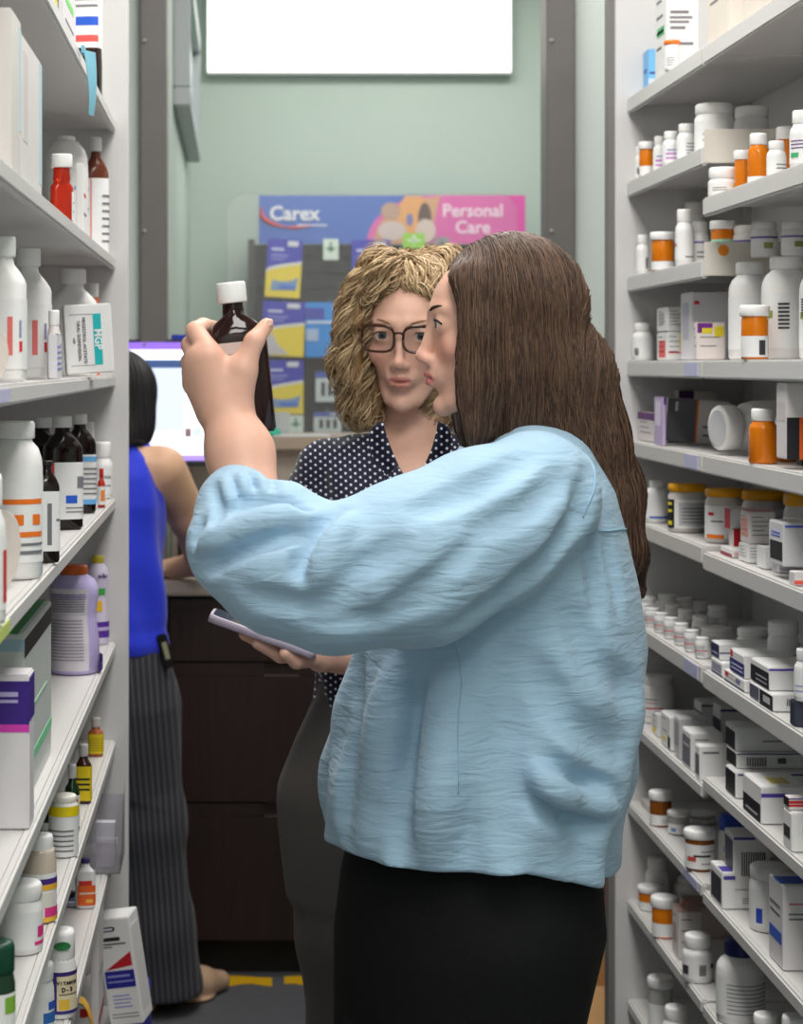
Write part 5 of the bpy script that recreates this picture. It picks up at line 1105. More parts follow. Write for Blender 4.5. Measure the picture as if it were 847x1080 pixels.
def tubes(name, pts, rad, cols, mat, parent, sides=3):
    """pts N x L x 3 -> one mesh of thin tubes"""
    N, L, _ = pts.shape; t = np.gradient(pts, axis=1); t /= np.linalg.norm(t, axis=2, keepdims=True)+1e-9
    ref = np.array([.31, -.92, .24]); a = np.cross(t, ref); a /= np.linalg.norm(a, axis=2, keepdims=True)+1e-9; b = np.cross(t, a)
    ang = np.arange(sides)*2*np.pi/sides
    r = (rad if np.ndim(rad) else np.full((N, L), rad))[:, :, None, None]
    v = pts[:, :, None, :]+r*(np.cos(ang)[None, None, :, None]*a[:, :, None, :]+np.sin(ang)[None, None, :, None]*b[:, :, None, :])
    base = (np.arange(N)[:, None, None]*L+np.arange(L-1)[None, :, None])*sides; j = np.arange(sides)[None, None, :]; j2 = (j+1) % sides
    q = np.stack([base+j, base+j2, base+sides+j2, base+sides+j], -1).reshape(-1, 4)
    me = bpy.data.meshes.new(name); me.from_pydata(v.reshape(-1, 3).tolist(), [], q.tolist()); me.polygons.foreach_set('use_smooth', [True]*len(q)); me.update()
    at = me.color_attributes.new('Col', 'FLOAT_COLOR', 'POINT'); cc = np.repeat(np.concatenate([cols, np.ones((N, 1))], 1), L*sides, 0); at.data.foreach_set('color', cc.astype(np.float32).ravel())
    return obj(name, me, mat, parent)
HAIRM = attr_mat('hair_strands', .42, 0, 0, spec=.6)
def flow(S, starts, dirs, steps, step, grav, lift):
    p = starts.copy(); d = dirs.copy(); out = []
    for i in range(steps):
        f, g = S.grad(p); p = p-g*(f-lift)[:, None]; out.append(p.copy())
        d = d*(1-grav)+np.array([0, 0, -1.])*grav; d = d-g*(d*g).sum(1, keepdims=True); d /= np.linalg.norm(d, axis=1, keepdims=True)+1e-9
        p = p+d*step
    return np.stack(out, 1)
def cols_between(a, b, n, rng):
    u = rng.random(n)[:, None]; return np.array(lin(a)[:3])*(1-u)+np.array(lin(b)[:3])*u
def fabric(name, rgb, rough=.8, crinkle=0, cs=(30, 30, 160), fine=0, sheen=.2):
    m = M(name, rgb, rough, noise=.06, nscale=8, spec=.25); nt = m.node_tree; b = nt.nodes['Principled BSDF']; b.inputs['Sheen Weight'].default_value = sheen
    tc = nt.nodes.new('ShaderNodeTexCoord'); mp = nt.nodes.new('ShaderNodeMapping'); mp.inputs['Scale'].default_value = cs
    n = nt.nodes.new('ShaderNodeTexNoise'); n.inputs['Scale'].default_value = 1; n.inputs['Detail'].default_value = 3; n.inputs['Distortion'].default_value = .6
    nt.links.new(tc.outputs['Object'], mp.inputs[0]); nt.links.new(mp.outputs[0], n.inputs[0])
    bp = nt.nodes.new('ShaderNodeBump'); bp.inputs['Strength'].default_value = crinkle or .15; bp.inputs['Distance'].default_value = .004
    nt.links.new(n.outputs['Fac'], bp.inputs['Height']); nt.links.new(bp.outputs[0], b.inputs['Normal'])
    return m
rng = np.random.default_rng(5)

# ================================================================== woman in the light blue blouse
W1 = empty('person', (.30, 2.53, 0)); tag(W1, 'woman in a light blue puff sleeve blouse holding up a brown bottle', 'person')
W1inv = Matrix.Translation((-.30, -2.53, 0))
def child(name, me, mat, root, inv):
    me.transform(inv); return obj(name, me, mat, root)
fr1 = Frame((.327, 2.53, 1.549), (-1, .03, .01), sc=.93)
B = Shape(); head(B, fr1)
B.cap(fr1.w((0, -.030, -.05)), V(.375, 2.53, 1.40), .046, .050, .014)
B.cap(V(.375, 2.53, 1.41), V(.355, 2.53, 1.34), .058, .09, .04)
B.stack([(1.0, .31, .13, 2.53, .15), (1.2, .33, .125, 2.53, .15), (1.34, .345, .09, 2.53, .15)], .05)
B.stack([(.80, .29, .12, 2.53, .13), (1.0, .31, .12, 2.53, .13)], .05)
for x, y, sg in ((.315, 2.44, -1), (.25, 2.63, 1)): B.chain([V(x-.01, y+.02*-sg, .80), V(x-.01, y, .50), V(x+.0, y, .10)], [.07, .055, .036], .02); B.chain([V(x+.02, y, .06), V(x-.15, y, .035)], [.035, .028], .02)
# raised left arm
sh, el, wr = PV(575, 515, 2.38), PV(276, 592, 2.325), PV(238, 432, 2.425)
B.chain([sh, el], [.05, .036], .02); B.chain([el, PV(253, 478, 2.40), wr], [.036, .0375, .0285], .02)
B.chain([wr, PV(222, 378, 2.416)], [.0270, .0175], .016); B.chain([wr, PV(212, 378, 2.42)], [.0250, .0175], .014)
B.chain([PV(230, 428, 2.43), PV(207, 388, 2.428)], [.024, .0165], .012); B.chain([PV(228, 428, 2.432), PV(206, 404, 2.436)], [.023, .015], .012)
B.chain([PV(243, 424, 2.422), PV(256, 391, 2.413)], [.0235, .0165], .014)                # thumb root
B.chain([PV(256, 391, 2.413), PV(268, 360, 2.415), PV(281, 343, 2.428)], [.0150, .0112, .0088], .006)
B.ell(PV(252, 398, 2.417), (.012, .010, .020), None, .02)
for pts, r in (([(219, 370, 2.417), (206, 349, 2.440), (214, 344, 2.482), (236, 347, 2.4965)], (.0140, .0112, .0098, .0078)),
               ([(208, 379, 2.424), (201, 364, 2.455), (208, 361, 2.492), (232, 364, 2.4975)], (.0140, .0110, .0096, .0076)),
               ([(204, 392, 2.432), (200, 382, 2.460), (207, 379, 2.494), (230, 382, 2.4975)], (.0132, .0105, .0092, .0074)),
               ([(204, 405, 2.440), (203, 400, 2.466), (209, 397, 2.492), (227, 399, 2.4965)], (.0118, .0092, .0082, .0068))):
    B.chain([PV(*q) for q in pts], r, .004)
# right arm hanging on the far side
B.chain([V(.36, 2.69, 1.35), V(.38, 2.77, 1.08), V(.28, 2.77, .88)], [.05, .038, .028], .02)
B.chain([V(.28, 2.77, .88), V(.25, 2.77, .80)], [.03, .026], .015)
for i in range(4): B.chain([V(.262-.012*i+.012, 2.752+.010*i, .80), V(.252-.012*i+.01, 2.752+.010*i, .755), V(.262-.012*i+.012, 2.752+.010*i, .715)], [.0105, .0095, .008], .004)
B.chain([V(.262, 2.75, .845), V(.235, 2.735, .80), V(.238, 2.738, .765)], [.014, .011, .009], .005)
me = B.mesh('body', (.0025, .0025, .0024), [(1.36, .014), (1.70, .0024)]); vcol(me, face_color(fr1, (230, 181, 159), (198, 112, 114), (230, 146, 132)))
child('body', me, SKIN, W1, W1inv)
def moved(fn, root, inv):
    n0 = set(o.name for o in COL.objects); fn()
    for o in COL.objects:
        if o.name not in n0 and o.parent == root and o.type == 'MESH': o.data.transform(inv)
moved(lambda: (eyes(W1, fr1, (82, 66, 48), (0, -.05)), brow_lash(W1, fr1, (58, 38, 30), .0024, (24, 18, 18), .0016)), W1, W1inv)
# thumb nail
m = MB(); c = PV(283.5, 341.5, 2.4215); m.lathe([(.0048, -.0008), (.0048, .0003), (.003, .0010)], C((232, 186, 168), .25), 14, sx=.8, sy=1.15); o = m.build('thumb_nail', W1); o.location = Vector(c)-Vector((.30, 2.53, 0))+Vector((.001, -.0015, .001)); o.rotation_euler = (math.radians(78), math.radians(28), 0)

# blouse
BL = Shape()
def torso_folds(X, Y, Z, th):
    low = np.clip((1.22-Z)/.25, 0, 1)
    return -.0065*low*(np.sin(th*9+2.2*np.sin(Z*9))+.5*np.sin(th*17+1.3+Z*14))-.0035*low*np.sin(Z*46+th*5+3*np.sin(th*2))
BL.stack([(.868, .288, .176, 2.53, .195), (.90, .289, .179, 2.53, .205), (.95, .291, .185, 2.53, .212), (1.0, .299, .190, 2.53, .212), (1.08, .313, .188, 2.53, .205), (1.15, .326, .178, 2.53, .195), (1.22, .336, .161, 2.53, .185), (1.29, .340, .142, 2.53, .178), (1.345, .350, .118, 2.53, .165), (1.385, .362, .085, 2.53, .13), (1.418, .375, .066, 2.53, .075)], .03, extra=torso_folds)
BL.cap(V(.355, 2.44, 1.368), V(.345, 2.38, 1.358), .055, .060, .03)
BL.chain([PV(565, 527, 2.365), PV(510, 556, 2.33), PV(440, 592, 2.30), PV(352, 611, 2.285), PV(292, 600, 2.285), PV(248, 588, 2.30)], [.076, .088, .0930, .0800, .0700, .0480], .022)
BL.chain([PV(243, 570, 2.315), PV(249, 535, 2.345), PV(253, 510, 2.385)], [.050, .042, .032], .02)
BL.chain([PV(262, 540, 2.33), PV(300, 552, 2.315), PV(322, 558, 2.31)], [.036, .044, .034], .02)
# far sleeve
BL.chain([V(.36, 2.68, 1.35), V(.375, 2.74, 1.2), V(.385, 2.77, 1.07), V(.34, 2.775, .97)], [.08, .085, .08, .045], .04)
# folds of the raised sleeve: grooves and ridges following the elbow bend
def ray(S, px, py, d0=1.9):
    px = np.array(px, float); py = np.array(py, float); dr = np.stack([(px-CX)/F, np.ones_like(px), -(py-CY)/F], 1); dr /= np.linalg.norm(dr, axis=1, keepdims=True)
    o = V(0, 0, ZC); t = np.full(len(px), d0)
    for _ in range(60): t = np.minimum(t+S.ev(o+dr*t[:, None])*.8, 2.75)
    return o+dr*t[:, None]
def densify(pts, n):
    q = np.array(pts, float); t = np.linspace(0, len(q)-1, n); return np.interp(t, np.arange(len(q)), q[:, 0]), np.interp(t, np.arange(len(q)), q[:, 1])
FOLDS = []
def groove(pts, r, depth, k=.014): FOLDS.append((pts, r, depth, k, True))
def ridge(pts, r, depth, k=.014): FOLDS.append((pts, r, depth, k, False))
# elbow bend: puff overhanging the lower sleeve
groove([(204, 596), (228, 588), (262, 570), (300, 560), (332, 556)], .010, .016, .016)
ridge([(212, 572), (240, 562), (272, 548), (306, 540), (336, 546)], .010, .007, .016)
groove([(240, 535), (268, 527), (300, 530), (322, 540)], .006, .007, .012)
groove([(356, 540), (340, 560), (322, 592), (316, 606)], .008, .010, .016); ridge([(368, 548), (350, 572), (334, 604)], .008, .004, .016)
groove([(224, 512), (234, 530), (228, 552)], .0045, .006, .008); groove([(244, 500), (250, 524), (246, 544)], .004, .005, .007); groove([(260, 498), (268, 516)], .004, .005, .007); groove([(276, 500), (290, 516)], .004, .005, .007); groove([(212, 545), (203, 575)], .004, .005, .01)
ridge([(236, 505), (244, 530)], .004, .002, .007); ridge([(254, 500), (260, 518)], .004, .002, .007); ridge([(270, 498), (280, 512)], .004, .002, .007)
# upper sleeve
groove([(556, 482), (505, 512), (440, 540)], .008, .005, .02); groove([(592, 505), (560, 535), (505, 560)], .007, .004, .02)
groove([(622, 500), (612, 545), (580, 590), (530, 630), (480, 662)], .010, .012, .02)
groove([(330, 655), (400, 652), (470, 622)], .007, .004, .018); groove([(262, 628), (320, 640), (380, 632)], .007, .004, .018); groove([(420, 575), (380, 600), (350, 636)], .007, .004, .018); groove([(500, 575), (460, 610), (420, 636)], .006, .003, .018)
# body
groove([(545, 835), (590, 858), (640, 866)], .010, .011, .02); groove([(575, 800), (612, 828), (655, 840)], .009, .009, .02); ridge([(560, 815), (600, 842), (645, 852)], .008, .006, .02)
groove([(560, 700), (600, 760), (650, 790)], .010, .005, .025); groove([(600, 640), (630, 700), (668, 730)], .010, .004, .025)
groove([(378, 705), (368, 790), (362, 880)], .010, .008, .025); groove([(440, 700), (432, 790), (420, 900)], .012, .008, .03); groove([(535, 690), (532, 780), (540, 905)], .012, .005, .03); ridge([(408, 720), (398, 800), (390, 890)], .012, .005, .03); ridge([(470, 720), (462, 800), (455, 900)], .012, .005, .03)
groove([(640, 570), (648, 600), (655, 640)], .006, .004, .014); groove([(620, 570), (626, 605), (632, 650)], .006, .004, .014)
base_p = list(BL.p)
for pts, r, dep, k, cut in FOLDS:
    T_ = Shape(); T_.p = base_p; p = ray(T_, *densify(pts, 9)); f, gr = T_.grad(p)
    q = p+gr*((r-dep) if cut else (dep-r)); n = len(q); prof = np.sin(np.linspace(.25, np.pi-.25, n))
    q = q+gr*(((1-prof)*dep) if cut else (-(1-prof)*dep))[:, None]
    BL.chain(list(q), [r]*n, k, cut)
# curved hem: higher toward the front
BL.fn(lambda X, Y, Z: Z-(.918-.040*np.clip((X-.33)/.12, 0, 1)), (-.1, 2.2, .8), (.6, 2.9, .93), .004)
def crink(v):
    return v
me = BL.mesh('blouse', (.0046, .0046, .0046))
BLUE = fabric('light_blue_crinkle_cotton', (168, 200, 224), .75, .8, (20, 20, 95))
nt = BLUE.node_tree
child('blouse', me, BLUE, W1, W1inv)
# yoke seam, cuff band and hem stitching as thin raised lines
def surf_line(S, pts, n=40, lift=.0006):
    q = np.array([PV(*p) for p in pts]); t = np.linspace(0, len(q)-1, n); p = np.stack([np.interp(t, np.arange(len(q)), q[:, i]) for i in range(3)], 1)
    for _ in range(6):
        f, g = S.grad(p); p = p-g*(f-lift)[:, None]
    return p
def seam(pts, r, name, mat):
    m = MB(); m.tube([tuple(q) for q in surf_line(BL, pts)], r, mat, 5); o = m.build(name, W1); o.data.transform(W1inv)
SEAM = M('light_blue_seam_thread', (160, 196, 220), .8, noise=.05)
seam([(612, 558, 2.34), (640, 560, 2.40), (655, 560, 2.50)], .0013, 'yoke_seam', SEAM)
seam([(487, 662, 2.32), (488, 750, 2.31), (490, 840, 2.305)], .0007, 'side_seam', SEAM)
seam([(600, 462, 2.40), (618, 500, 2.35), (612, 545, 2.33)], .0011, 'armhole_seam', SEAM)
# black trousers
T = Shape()
T.stack([(.62, .27, .150, 2.53, .17), (.70, .276, .156, 2.53, .185), (.80, .288, .168, 2.53, .19), (.88, .290, .160, 2.53, .18), (.96, .30, .145, 2.53, .16)], .04)
for x, y in ((.315, 2.44), (.25, 2.63)): T.chain([V(x, y, .80), V(x-.015, y, .62), V(x-.01, y, .46), V(x+.0, y, .09)], [.105, .098, .075, .055], .02)
me = T.mesh('trousers', .009); child('trousers', me, fabric('black_trouser_cloth', (16, 16, 18), .8, .2, (60, 60, 60), sheen=0), W1, W1inv)
for x, y in ((.315, 2.44), (.25, 2.63)):
    S = Shape(); S.chain([V(x+.03, y, .05), V(x-.08, y, .038), V(x-.16, y, .03)], [.05, .045, .034], .02); S.fn(lambda X, Y, Z: Z-.002, (-.2, 2, -.1), (.6, 3, .002), .002)
    child('shoe', S.mesh('shoe', .008), C((24, 22, 22), .35), W1, W1inv)
# long straight hair
H = Shape()
H.ell((0, -.017, .030), (.0840, .0960, .0915), fr1, .012)
H.chain([fr1.w((.0, -.028, .015)), fr1.w((0, -.024, -.05)), PV(562, 470, 2.54)], [.078, .084, .078], .014)
for s_ in (-1, 1): H.chain([fr1.w((s_*.052, .040, .050)), fr1.w((s_*.064, .036, -.01)), fr1.w((s_*.066, .040, -.07)), fr1.w((s_*.064, .044, -.13))], [.030, .028, .030, .028], .014)
H.chain([PV(585, 400, 2.53), PV(610, 470, 2.53), PV(634, 530, 2.515), PV(655, 580, 2.51), PV(671, 622, 2.52)], [.076, .064, .045, .030, .008], .016)
H.chain([PV(600, 440, 2.60), PV(640, 520, 2.62), PV(662, 575, 2.60)], [.06, .045, .02], .016)
def face_cut(X, Y, Z):
    q = [((X-fr1.o[0])*fr1.R[0, i]+(Y-fr1.o[1])*fr1.R[1, i]+(Z-fr1.o[2])*fr1.R[2, i])/fr1.sc for i in range(3)]
    edge = np.interp(q[2], [-.15, -.10, -.04, .0, .03, .055, .075, .10], [.050, .060, .062, .060, .061, .070, .086, .13])
    return edge-q[1]
H.fn(face_cut, (.0, 2.3, 1.3), (.40, 2.8, 1.70), .010)
me = H.mesh('hair', (.005, .005, .005)); vcol(me, lambda p: np.tile(np.array(lin((72, 52, 41))[:3]), (len(p), 1)))
child('hair', me, HAIRM, W1, W1inv)
N = 4200; u = rng.random(N)**.8*1.25; sd = np.where(rng.random(N) < .72, -1, 1)
st = np.array([fr1.w((s*.006, .085-.15*q, .118-.25*(q-.35)**2)) for q, s in zip(u, sd)])
dr = np.array([fr1.R @ V(s*1.0, -.18-.55*q+.25*(1-q), .0) for q, s in zip(u, sd)]); 
pts = flow(H, st, dr/np.linalg.norm(dr, axis=1, keepdims=True), 40, .0125, .20, rng.uniform(-.001, .0035, N))
L = pts.shape[1]; rad = np.tile(np.linspace(1, .55, L), (N, 1))*rng.uniform(.0006, .0013, N)[:, None]
tubes('hair_strands', pts+rng.normal(0, .0006, pts.shape), rad, cols_between((56, 38, 29), (112, 84, 66), N, rng), HAIRM, W1).data.transform(W1inv)
N = 900; st = ray(H, rng.uniform(572, 652, N), rng.uniform(395, 500, N)); dr = np.tile(V(.35, 0, -1)/1.06, (N, 1))
pts = flow(H, st, dr, 30, .0085, .12, rng.uniform(.0, .004, N)); L = pts.shape[1]; rad = np.tile(np.linspace(1, .5, L), (N, 1))*rng.uniform(.0007, .0014, N)[:, None]
tubes('back_lock_strands', pts+rng.normal(0, .0006, pts.shape), rad, cols_between((56, 38, 29), (108, 80, 62), N, rng), HAIRM, W1).data.transform(W1inv)

# ------------------------------------------------------------------ the bottle she holds
t = empty('medicine_bottle', P(259.5, 457, 2.458)); t.rotation_euler = (0, math.radians(-6), math.radians(4))
k = 2.458/F
hb = oblong(t, 64*k, .045, 160*k, 11*k, M('held_brown_bottle_plastic', (38, 16, 14), .08, noise=.15, nscale=18), WHITEC, 15.5*k, 22*k, .74)
lb = MB(); lb.box(-26*k, 6*k, -.0231, -.0222, hb*.22, hb*.70, C((205, 192, 186), .5), .0003); lo = lb.build('label', t)
lb = MB()
for i in range(6): lb.box(-22*k, (-2-3*(i % 2))*k, -.0234, -.0231, hb*(.30+.06*i), hb*(.312+.06*i), C((150, 140, 140), .5))
tag(lb.build('print', lo), kind='stuff')
tag(t, 'brown oblong medicine bottle with white cap held up in a hand', 'bottle')

# ================================================================== woman with glasses
W2 = empty('person', (.26, 3.07, 0)); tag(W2, 'woman with curly blonde hair, glasses and spotted navy shirt holding a phone', 'person')
W2inv = Matrix.Translation((-.26, -3.07, 0))
fr2 = Frame((.262, 3.07, 1.551), (-.26, -.96, -.10), (.03, 0, 1), sc=.94)
B = Shape(); head(B, fr2, open_=.0012)
B.cap(fr2.w((0, -.025, -.05)), V(.264, 3.10, 1.40), .043, .046, .014); B.cap(V(.264, 3.10, 1.40), V(.262, 3.085, 1.33), .047, .080, .02)
B.stack([(1.0, .265, .125, 3.08, .09), (1.2, .262, .145, 3.07, .105), (1.33, .258, .15, 3.075, .080), (1.362, .258, .11, 3.085, .056)], .02)
B.stack([(.80, .265, .16, 3.08, .10), (1.0, .265, .125, 3.08, .09)], .05)
for x in (.165, .35): B.chain([V(x, 3.08, .88), V(x, 3.08, .50), V(x, 3.09, .10)], [.08, .055, .036], .02); B.chain([V(x, 3.09, .06), V(x-.02, 2.96, .035)], [.034, .028], .02)
B.chain([V(.135, 3.085, 1.343), V(.140, 3.13, 1.13), V(.30, 2.99, 1.16)], [.045, .037, .026], .02)
B.chain([V(.30, 2.99, 1.16), V(.36, 2.95, 1.17)], [.026, .02], .02)
for i in range(4): B.chain([V(.36, 2.945-.008*i+.01, 1.185-.014*i), V(.40, 2.94-.006*i+.01, 1.19-.014*i), V(.425, 2.955-.006*i, 1.185-.013*i)], [.0105, .0095, .008], .004)
B.chain([V(.33, 2.95, 1.185), V(.355, 2.935, 1.205), V(.385, 2.935, 1.21)], [.013, .011, .009], .005)
wr2 = PV(366, 690, 2.965)
B.chain([V(.41, 3.085, 1.345), V(.445, 3.06, 1.11), wr2], [.045, .037, .025], .02)
B.chain([wr2, PV(338, 693, 2.93)], [.024, .022], .014); B.chain([wr2, PV(334, 692, 2.96)], [.024, .02], .014)
for pts, r in (([(334, 694, 2.915), (313, 697, 2.885), (301, 689, 2.872)], (.0135, .0112, .0092)),
               ([(332, 692, 2.93), (296, 691, 2.895), (272, 678, 2.882)], (.0135, .0108, .0092)),
               ([(332, 689, 2.948), (290, 684, 2.918), (258, 669, 2.908)], (.0130, .0104, .0088)),
               ([(332, 687, 2.965), (300, 680, 2.945), (270, 669, 2.94)], (.0120, .0096, .0080)),
               ([(352, 683, 2.93), (341, 673, 2.905), (325, 667, 2.90)], (.0130, .0105, .0085))):
    B.chain([PV(*q) for q in pts], r, .005)
me = B.mesh('body', (.0028, .0028, .0028), [(1.03, .014), (1.115, .0030), (1.40, .010), (1.72, .0026)]); vcol(me, face_color(fr2, (230, 183, 162), (206, 136, 126), (226, 150, 132)))
child('body', me, SKIN, W2, W2inv)
moved(lambda: (eyes(W2, fr2, (84, 92, 96), (-.12, -.05)), brow_lash(W2, fr2, (150, 112, 82), .0020, (90, 64, 50))), W2, W2inv)
# shirt
S = Shape()
def sf(X, Y, Z, th): return -.003*np.sin(th*11+Z*30)-.002*np.sin(Z*60+th*4)
S.stack([(.985, .268, .150, 3.08, .108), (1.05, .267, .148, 3.075, .110), (1.12, .265, .154, 3.07, .118), (1.22, .262, .166, 3.055, .128), (1.30, .260, .160, 3.065, .110), (1.345, .258, .148, 3.075, .085), (1.375, .258, .125, 3.085, .068), (1.395, .260, .085, 3.10, .066)], .03, extra=sf)
S.chain([V(.135, 3.085, 1.343), V(.122, 3.10, 1.28), V(.135, 3.125, 1.155)], [.046, .056, .052], .02)
S.chain([V(.41, 3.085, 1.345), V(.43, 3.08, 1.25), V(.445, 3.065, 1.14)], [.052, .060, .054], .03)
S.fn(lambda X, Y, Z: np.maximum(np.abs(X-.262)-np.clip((Z-1.312)*.60, -.02, .07), Y-3.075), (.17, 2.85, 1.29), (.35, 3.06, 1.43), .006)
me = S.mesh('shirt', .0055)
def dots():
    m = fabric('navy_polka_dot_cotton', (24, 26, 52), .7, .2, (60, 60, 60)); nt = m.node_tree; b = nt.nodes['Principled BSDF']
    tc = nt.nodes.new('ShaderNodeTexCoord'); fac = None
    for off in ((0, 0), (.5, .5)):
        mp = nt.nodes.new('ShaderNodeMapping'); mp.inputs['Scale'].default_value = (70, 0, 94); mp.inputs['Location'].default_value = (off[0], 0, off[1])
        fr_ = nt.nodes.new('ShaderNodeVectorMath'); fr_.operation = 'FRACTION'; sb = nt.nodes.new('ShaderNodeVectorMath'); sb.operation = 'SUBTRACT'; sb.inputs[1].default_value = (.5, 0, .5)
        ml = nt.nodes.new('ShaderNodeVectorMath'); ml.operation = 'MULTIPLY'; ml.inputs[1].default_value = (1, 0, .742)
        ln = nt.nodes.new('ShaderNodeVectorMath'); ln.operation = 'LENGTH'; lt = nt.nodes.new('ShaderNodeMath'); lt.operation = 'LESS_THAN'; lt.inputs[1].default_value = .125
        nt.links.new(tc.outputs['Object'], mp.inputs[0]); nt.links.new(mp.outputs[0], fr_.inputs[0]); nt.links.new(fr_.outputs[0], sb.inputs[0]); nt.links.new(sb.outputs[0], ml.inputs[0]); nt.links.new(ml.outputs[0], ln.inputs[0]); nt.links.new(ln.outputs['Value'], lt.inputs[0])
        if fac is None: fac = lt
        else:
            ad = nt.nodes.new('ShaderNodeMath'); ad.operation = 'MAXIMUM'; nt.links.new(fac.outputs[0], ad.inputs[0]); nt.links.new(lt.outputs[0], ad.inputs[1]); fac = ad
    mx = nt.nodes.new('ShaderNodeMix'); mx.data_type = 'RGBA'; mx.inputs[6].default_value = lin((22, 24, 50)); mx.inputs[7].default_value = lin((216, 218, 228))
    nt.links.new(fac.outputs[0], mx.inputs[0]); nt.links.new(mx.outputs[2], b.inputs['Base Color']); return m
NAVY = dots(); child('shirt', me, NAVY, W2, W2inv)
# collar leaves lying on the shirt either side of the open neck
SN = Shape(); SN.p = list(S.p[:-1]); SN.cap(V(.264, 3.10, 1.38), V(.264, 3.095, 1.43), .056, .050, .01)
def collar(inner, outer):
    n = 12; a = ray(SN, *densify(inner, n), 2.6); b = ray(SN, *densify(outer, n), 2.6); rows = []
    for lift in (.0105, .006):
        for u in (0, .5, 1):
            p = a*(1-u)+b*u; f, g_ = SN.grad(p); rows.append(p+g_*(lift+.003*math.sin(math.pi*u)-f)[:, None])
    m = MB(); vs_ = [tuple(q) for r in rows for q in r]; fs = []
    for base in (0, 3):
        for r in range(2):
            for i in range(n-1): k0 = (base+r)*n+i; fs.append((k0, k0+1, k0+1+n, k0+n))
    for i in range(n-1): fs += [(2*n+i, 2*n+i+1, 5*n+i+1, 5*n+i), (i, i+1, 3*n+i+1, 3*n+i)]
    for i in (0, n-1): fs += [(i, n+i, 4*n+i, 3*n+i), (n+i, 2*n+i, 5*n+i, 4*n+i)]
    m.add(vs_, fs, NAVY, True); o = m.build('collar', W2); o.data.transform(W2inv)
collar([(404, 444), (407, 456), (413, 474), (421, 492)], [(392, 450), (388, 466), (394, 486), (408, 502)])
collar([(462, 444), (460, 456), (455, 474), (447, 492)], [(474, 450), (478, 466), (472, 486), (458, 502)])
# grey slacks
T = Shape()
T.stack([(.70, .262, .185, 3.08, .115), (.80, .262, .196, 3.085, .125), (.865, .264, .197, 3.09, .128), (.93, .266, .180, 3.085, .118), (1.0, .268, .150, 3.08, .105), (1.025, .268, .146, 3.08, .102)], .03)
for x, dx in ((.163, .012), (.36, 0)): T.chain([V(x, 3.08, .84), V(x+dx, 3.07, .64), V(x+dx*1.6, 3.06, .50), V(x+dx*2, 3.09, .07)], [.098, .084, .074, .078], .02)
T.chain([PV(292, 842, 2.975), PV(320, 850, 2.955), PV(350, 846, 2.95)], [.004]*3, .012, True); T.chain([PV(300, 795, 2.99), PV(318, 760, 2.975), PV(338, 728, 2.97)], [.003]*3, .006, True)
T.chain([PV(318, 1062, 2.98), PV(340, 1050, 2.965), PV(368, 1040, 2.97)], [.006]*3, .014, True)
GREYF = fabric('grey_suiting', (82, 78, 76), .8, .15, (200, 200, 20), sheen=.1)
me = T.mesh('trousers', .007); child('trousers', me, GREYF, W2, W2inv)
for x in (.187, .36):
    Q = Shape(); Q.chain([V(x, 3.11, .05), V(x-.01, 3.0, .038), V(x-.02, 2.93, .03)], [.045, .042, .032], .02); Q.fn(lambda X, Y, Z: Z-.002, (-.2, 2, -.1), (.6, 4, .002), .002)
    child('shoe', Q.mesh('shoe', .008), C((30, 26, 24), .35), W2, W2inv)
# glasses
def glasses(fr):
    TOR = M('tortoiseshell_acetate', (70, 40, 26), .2, noise=.5, nscale=60)
    g_ = empty('glasses', (0, 0, 0)); g_.parent = W2
    def rim(s):
        pts = []
        for i in range(29):
            a = 2*math.pi*i/28; c, sn = math.cos(a), math.sin(a); e = 2/3.2
            x = s*(.0345)+math.copysign(abs(c)**e, c)*.0275; z = -.004+math.copysign(abs(sn)**e, sn)*(.0200+(.0012 if sn > 0 else 0)); y = .1075-.9*(abs(x)-.012)**2*10*.9
            pts.append(fr.w((x, y, z)))
        return pts
    for s in (-1, 1):
        p = rim(s); m = MB(); m.tube(p, [.0021*fr.sc*(1.35 if 2 < i < 12 else 1) for i in range(29)], TOR, 8); m.build('rim', g_).data.transform(W2inv)
        c = np.mean(p, 0); m = MB(); m.add([tuple(c)]+[tuple(q) for q in p[:-1]], [(0, i+1, (i+1) % 28+1) for i in range(28)], thin_clear('spectacle_lens', haze=.0), True); m.build('lens', g_).data.transform(W2inv)
        m = MB(); m.tube([fr.w((s*.0600, .0900, .006)), fr.w((s*.0690, .080, .008)), fr.w((s*.0765, .03, .008)), fr.w((s*.078, -.02, .006)), fr.w((s*.074, -.035, -.018))], .0020*fr.sc, TOR, 6); m.build('temple_arm', g_).data.transform(W2inv)
    m = MB(); m.tube([fr.w((-.0075, .108, .004)), fr.w((-.003, .1095, .0065)), fr.w((.003, .1095, .0065)), fr.w((.0075, .108, .004))], .0022*fr.sc, TOR, 8); m.build('bridge', g_).data.transform(W2inv)
    g_['label'] = 'brown tortoiseshell glasses'
glasses(fr2)
# curly hair
H = Shape()
H.ell((0, -.022, .032), (.0800, .0930, .0900), fr2, .012); H.ell((0, .016, .058), (.066, .058, .050), fr2, .012)
H.chain([PV(404, 288, 3.03), PV(389, 330, 3.05), PV(381, 380, 3.06), PV(384, 428, 3.07)], [.030, .034, .036, .028], .016)
H.chain([PV(468, 285, 3.08), PV(484, 330, 3.10), PV(492, 380, 3.11), PV(486, 425, 3.11)], [.030, .034, .036, .028], .016)
H.chain([fr2.w((0, -.05, .01)), V(.27, 3.14, 1.44)], [.078, .072], .016)
H.fn(lambda X, Y, Z: (lambda q: np.maximum(.040-q[1], np.maximum(np.abs(q[0])-.0655, q[2]-.067-.012*np.cos(q[0]*40)))) ([((X-fr2.o[0])*fr2.R[0, i]+(Y-fr2.o[1])*fr2.R[1, i]+(Z-fr2.o[2])*fr2.R[2, i])/fr2.sc for i in range(3)]), (.12, 2.90, 1.36), (.40, 3.08, 1.62), .012)
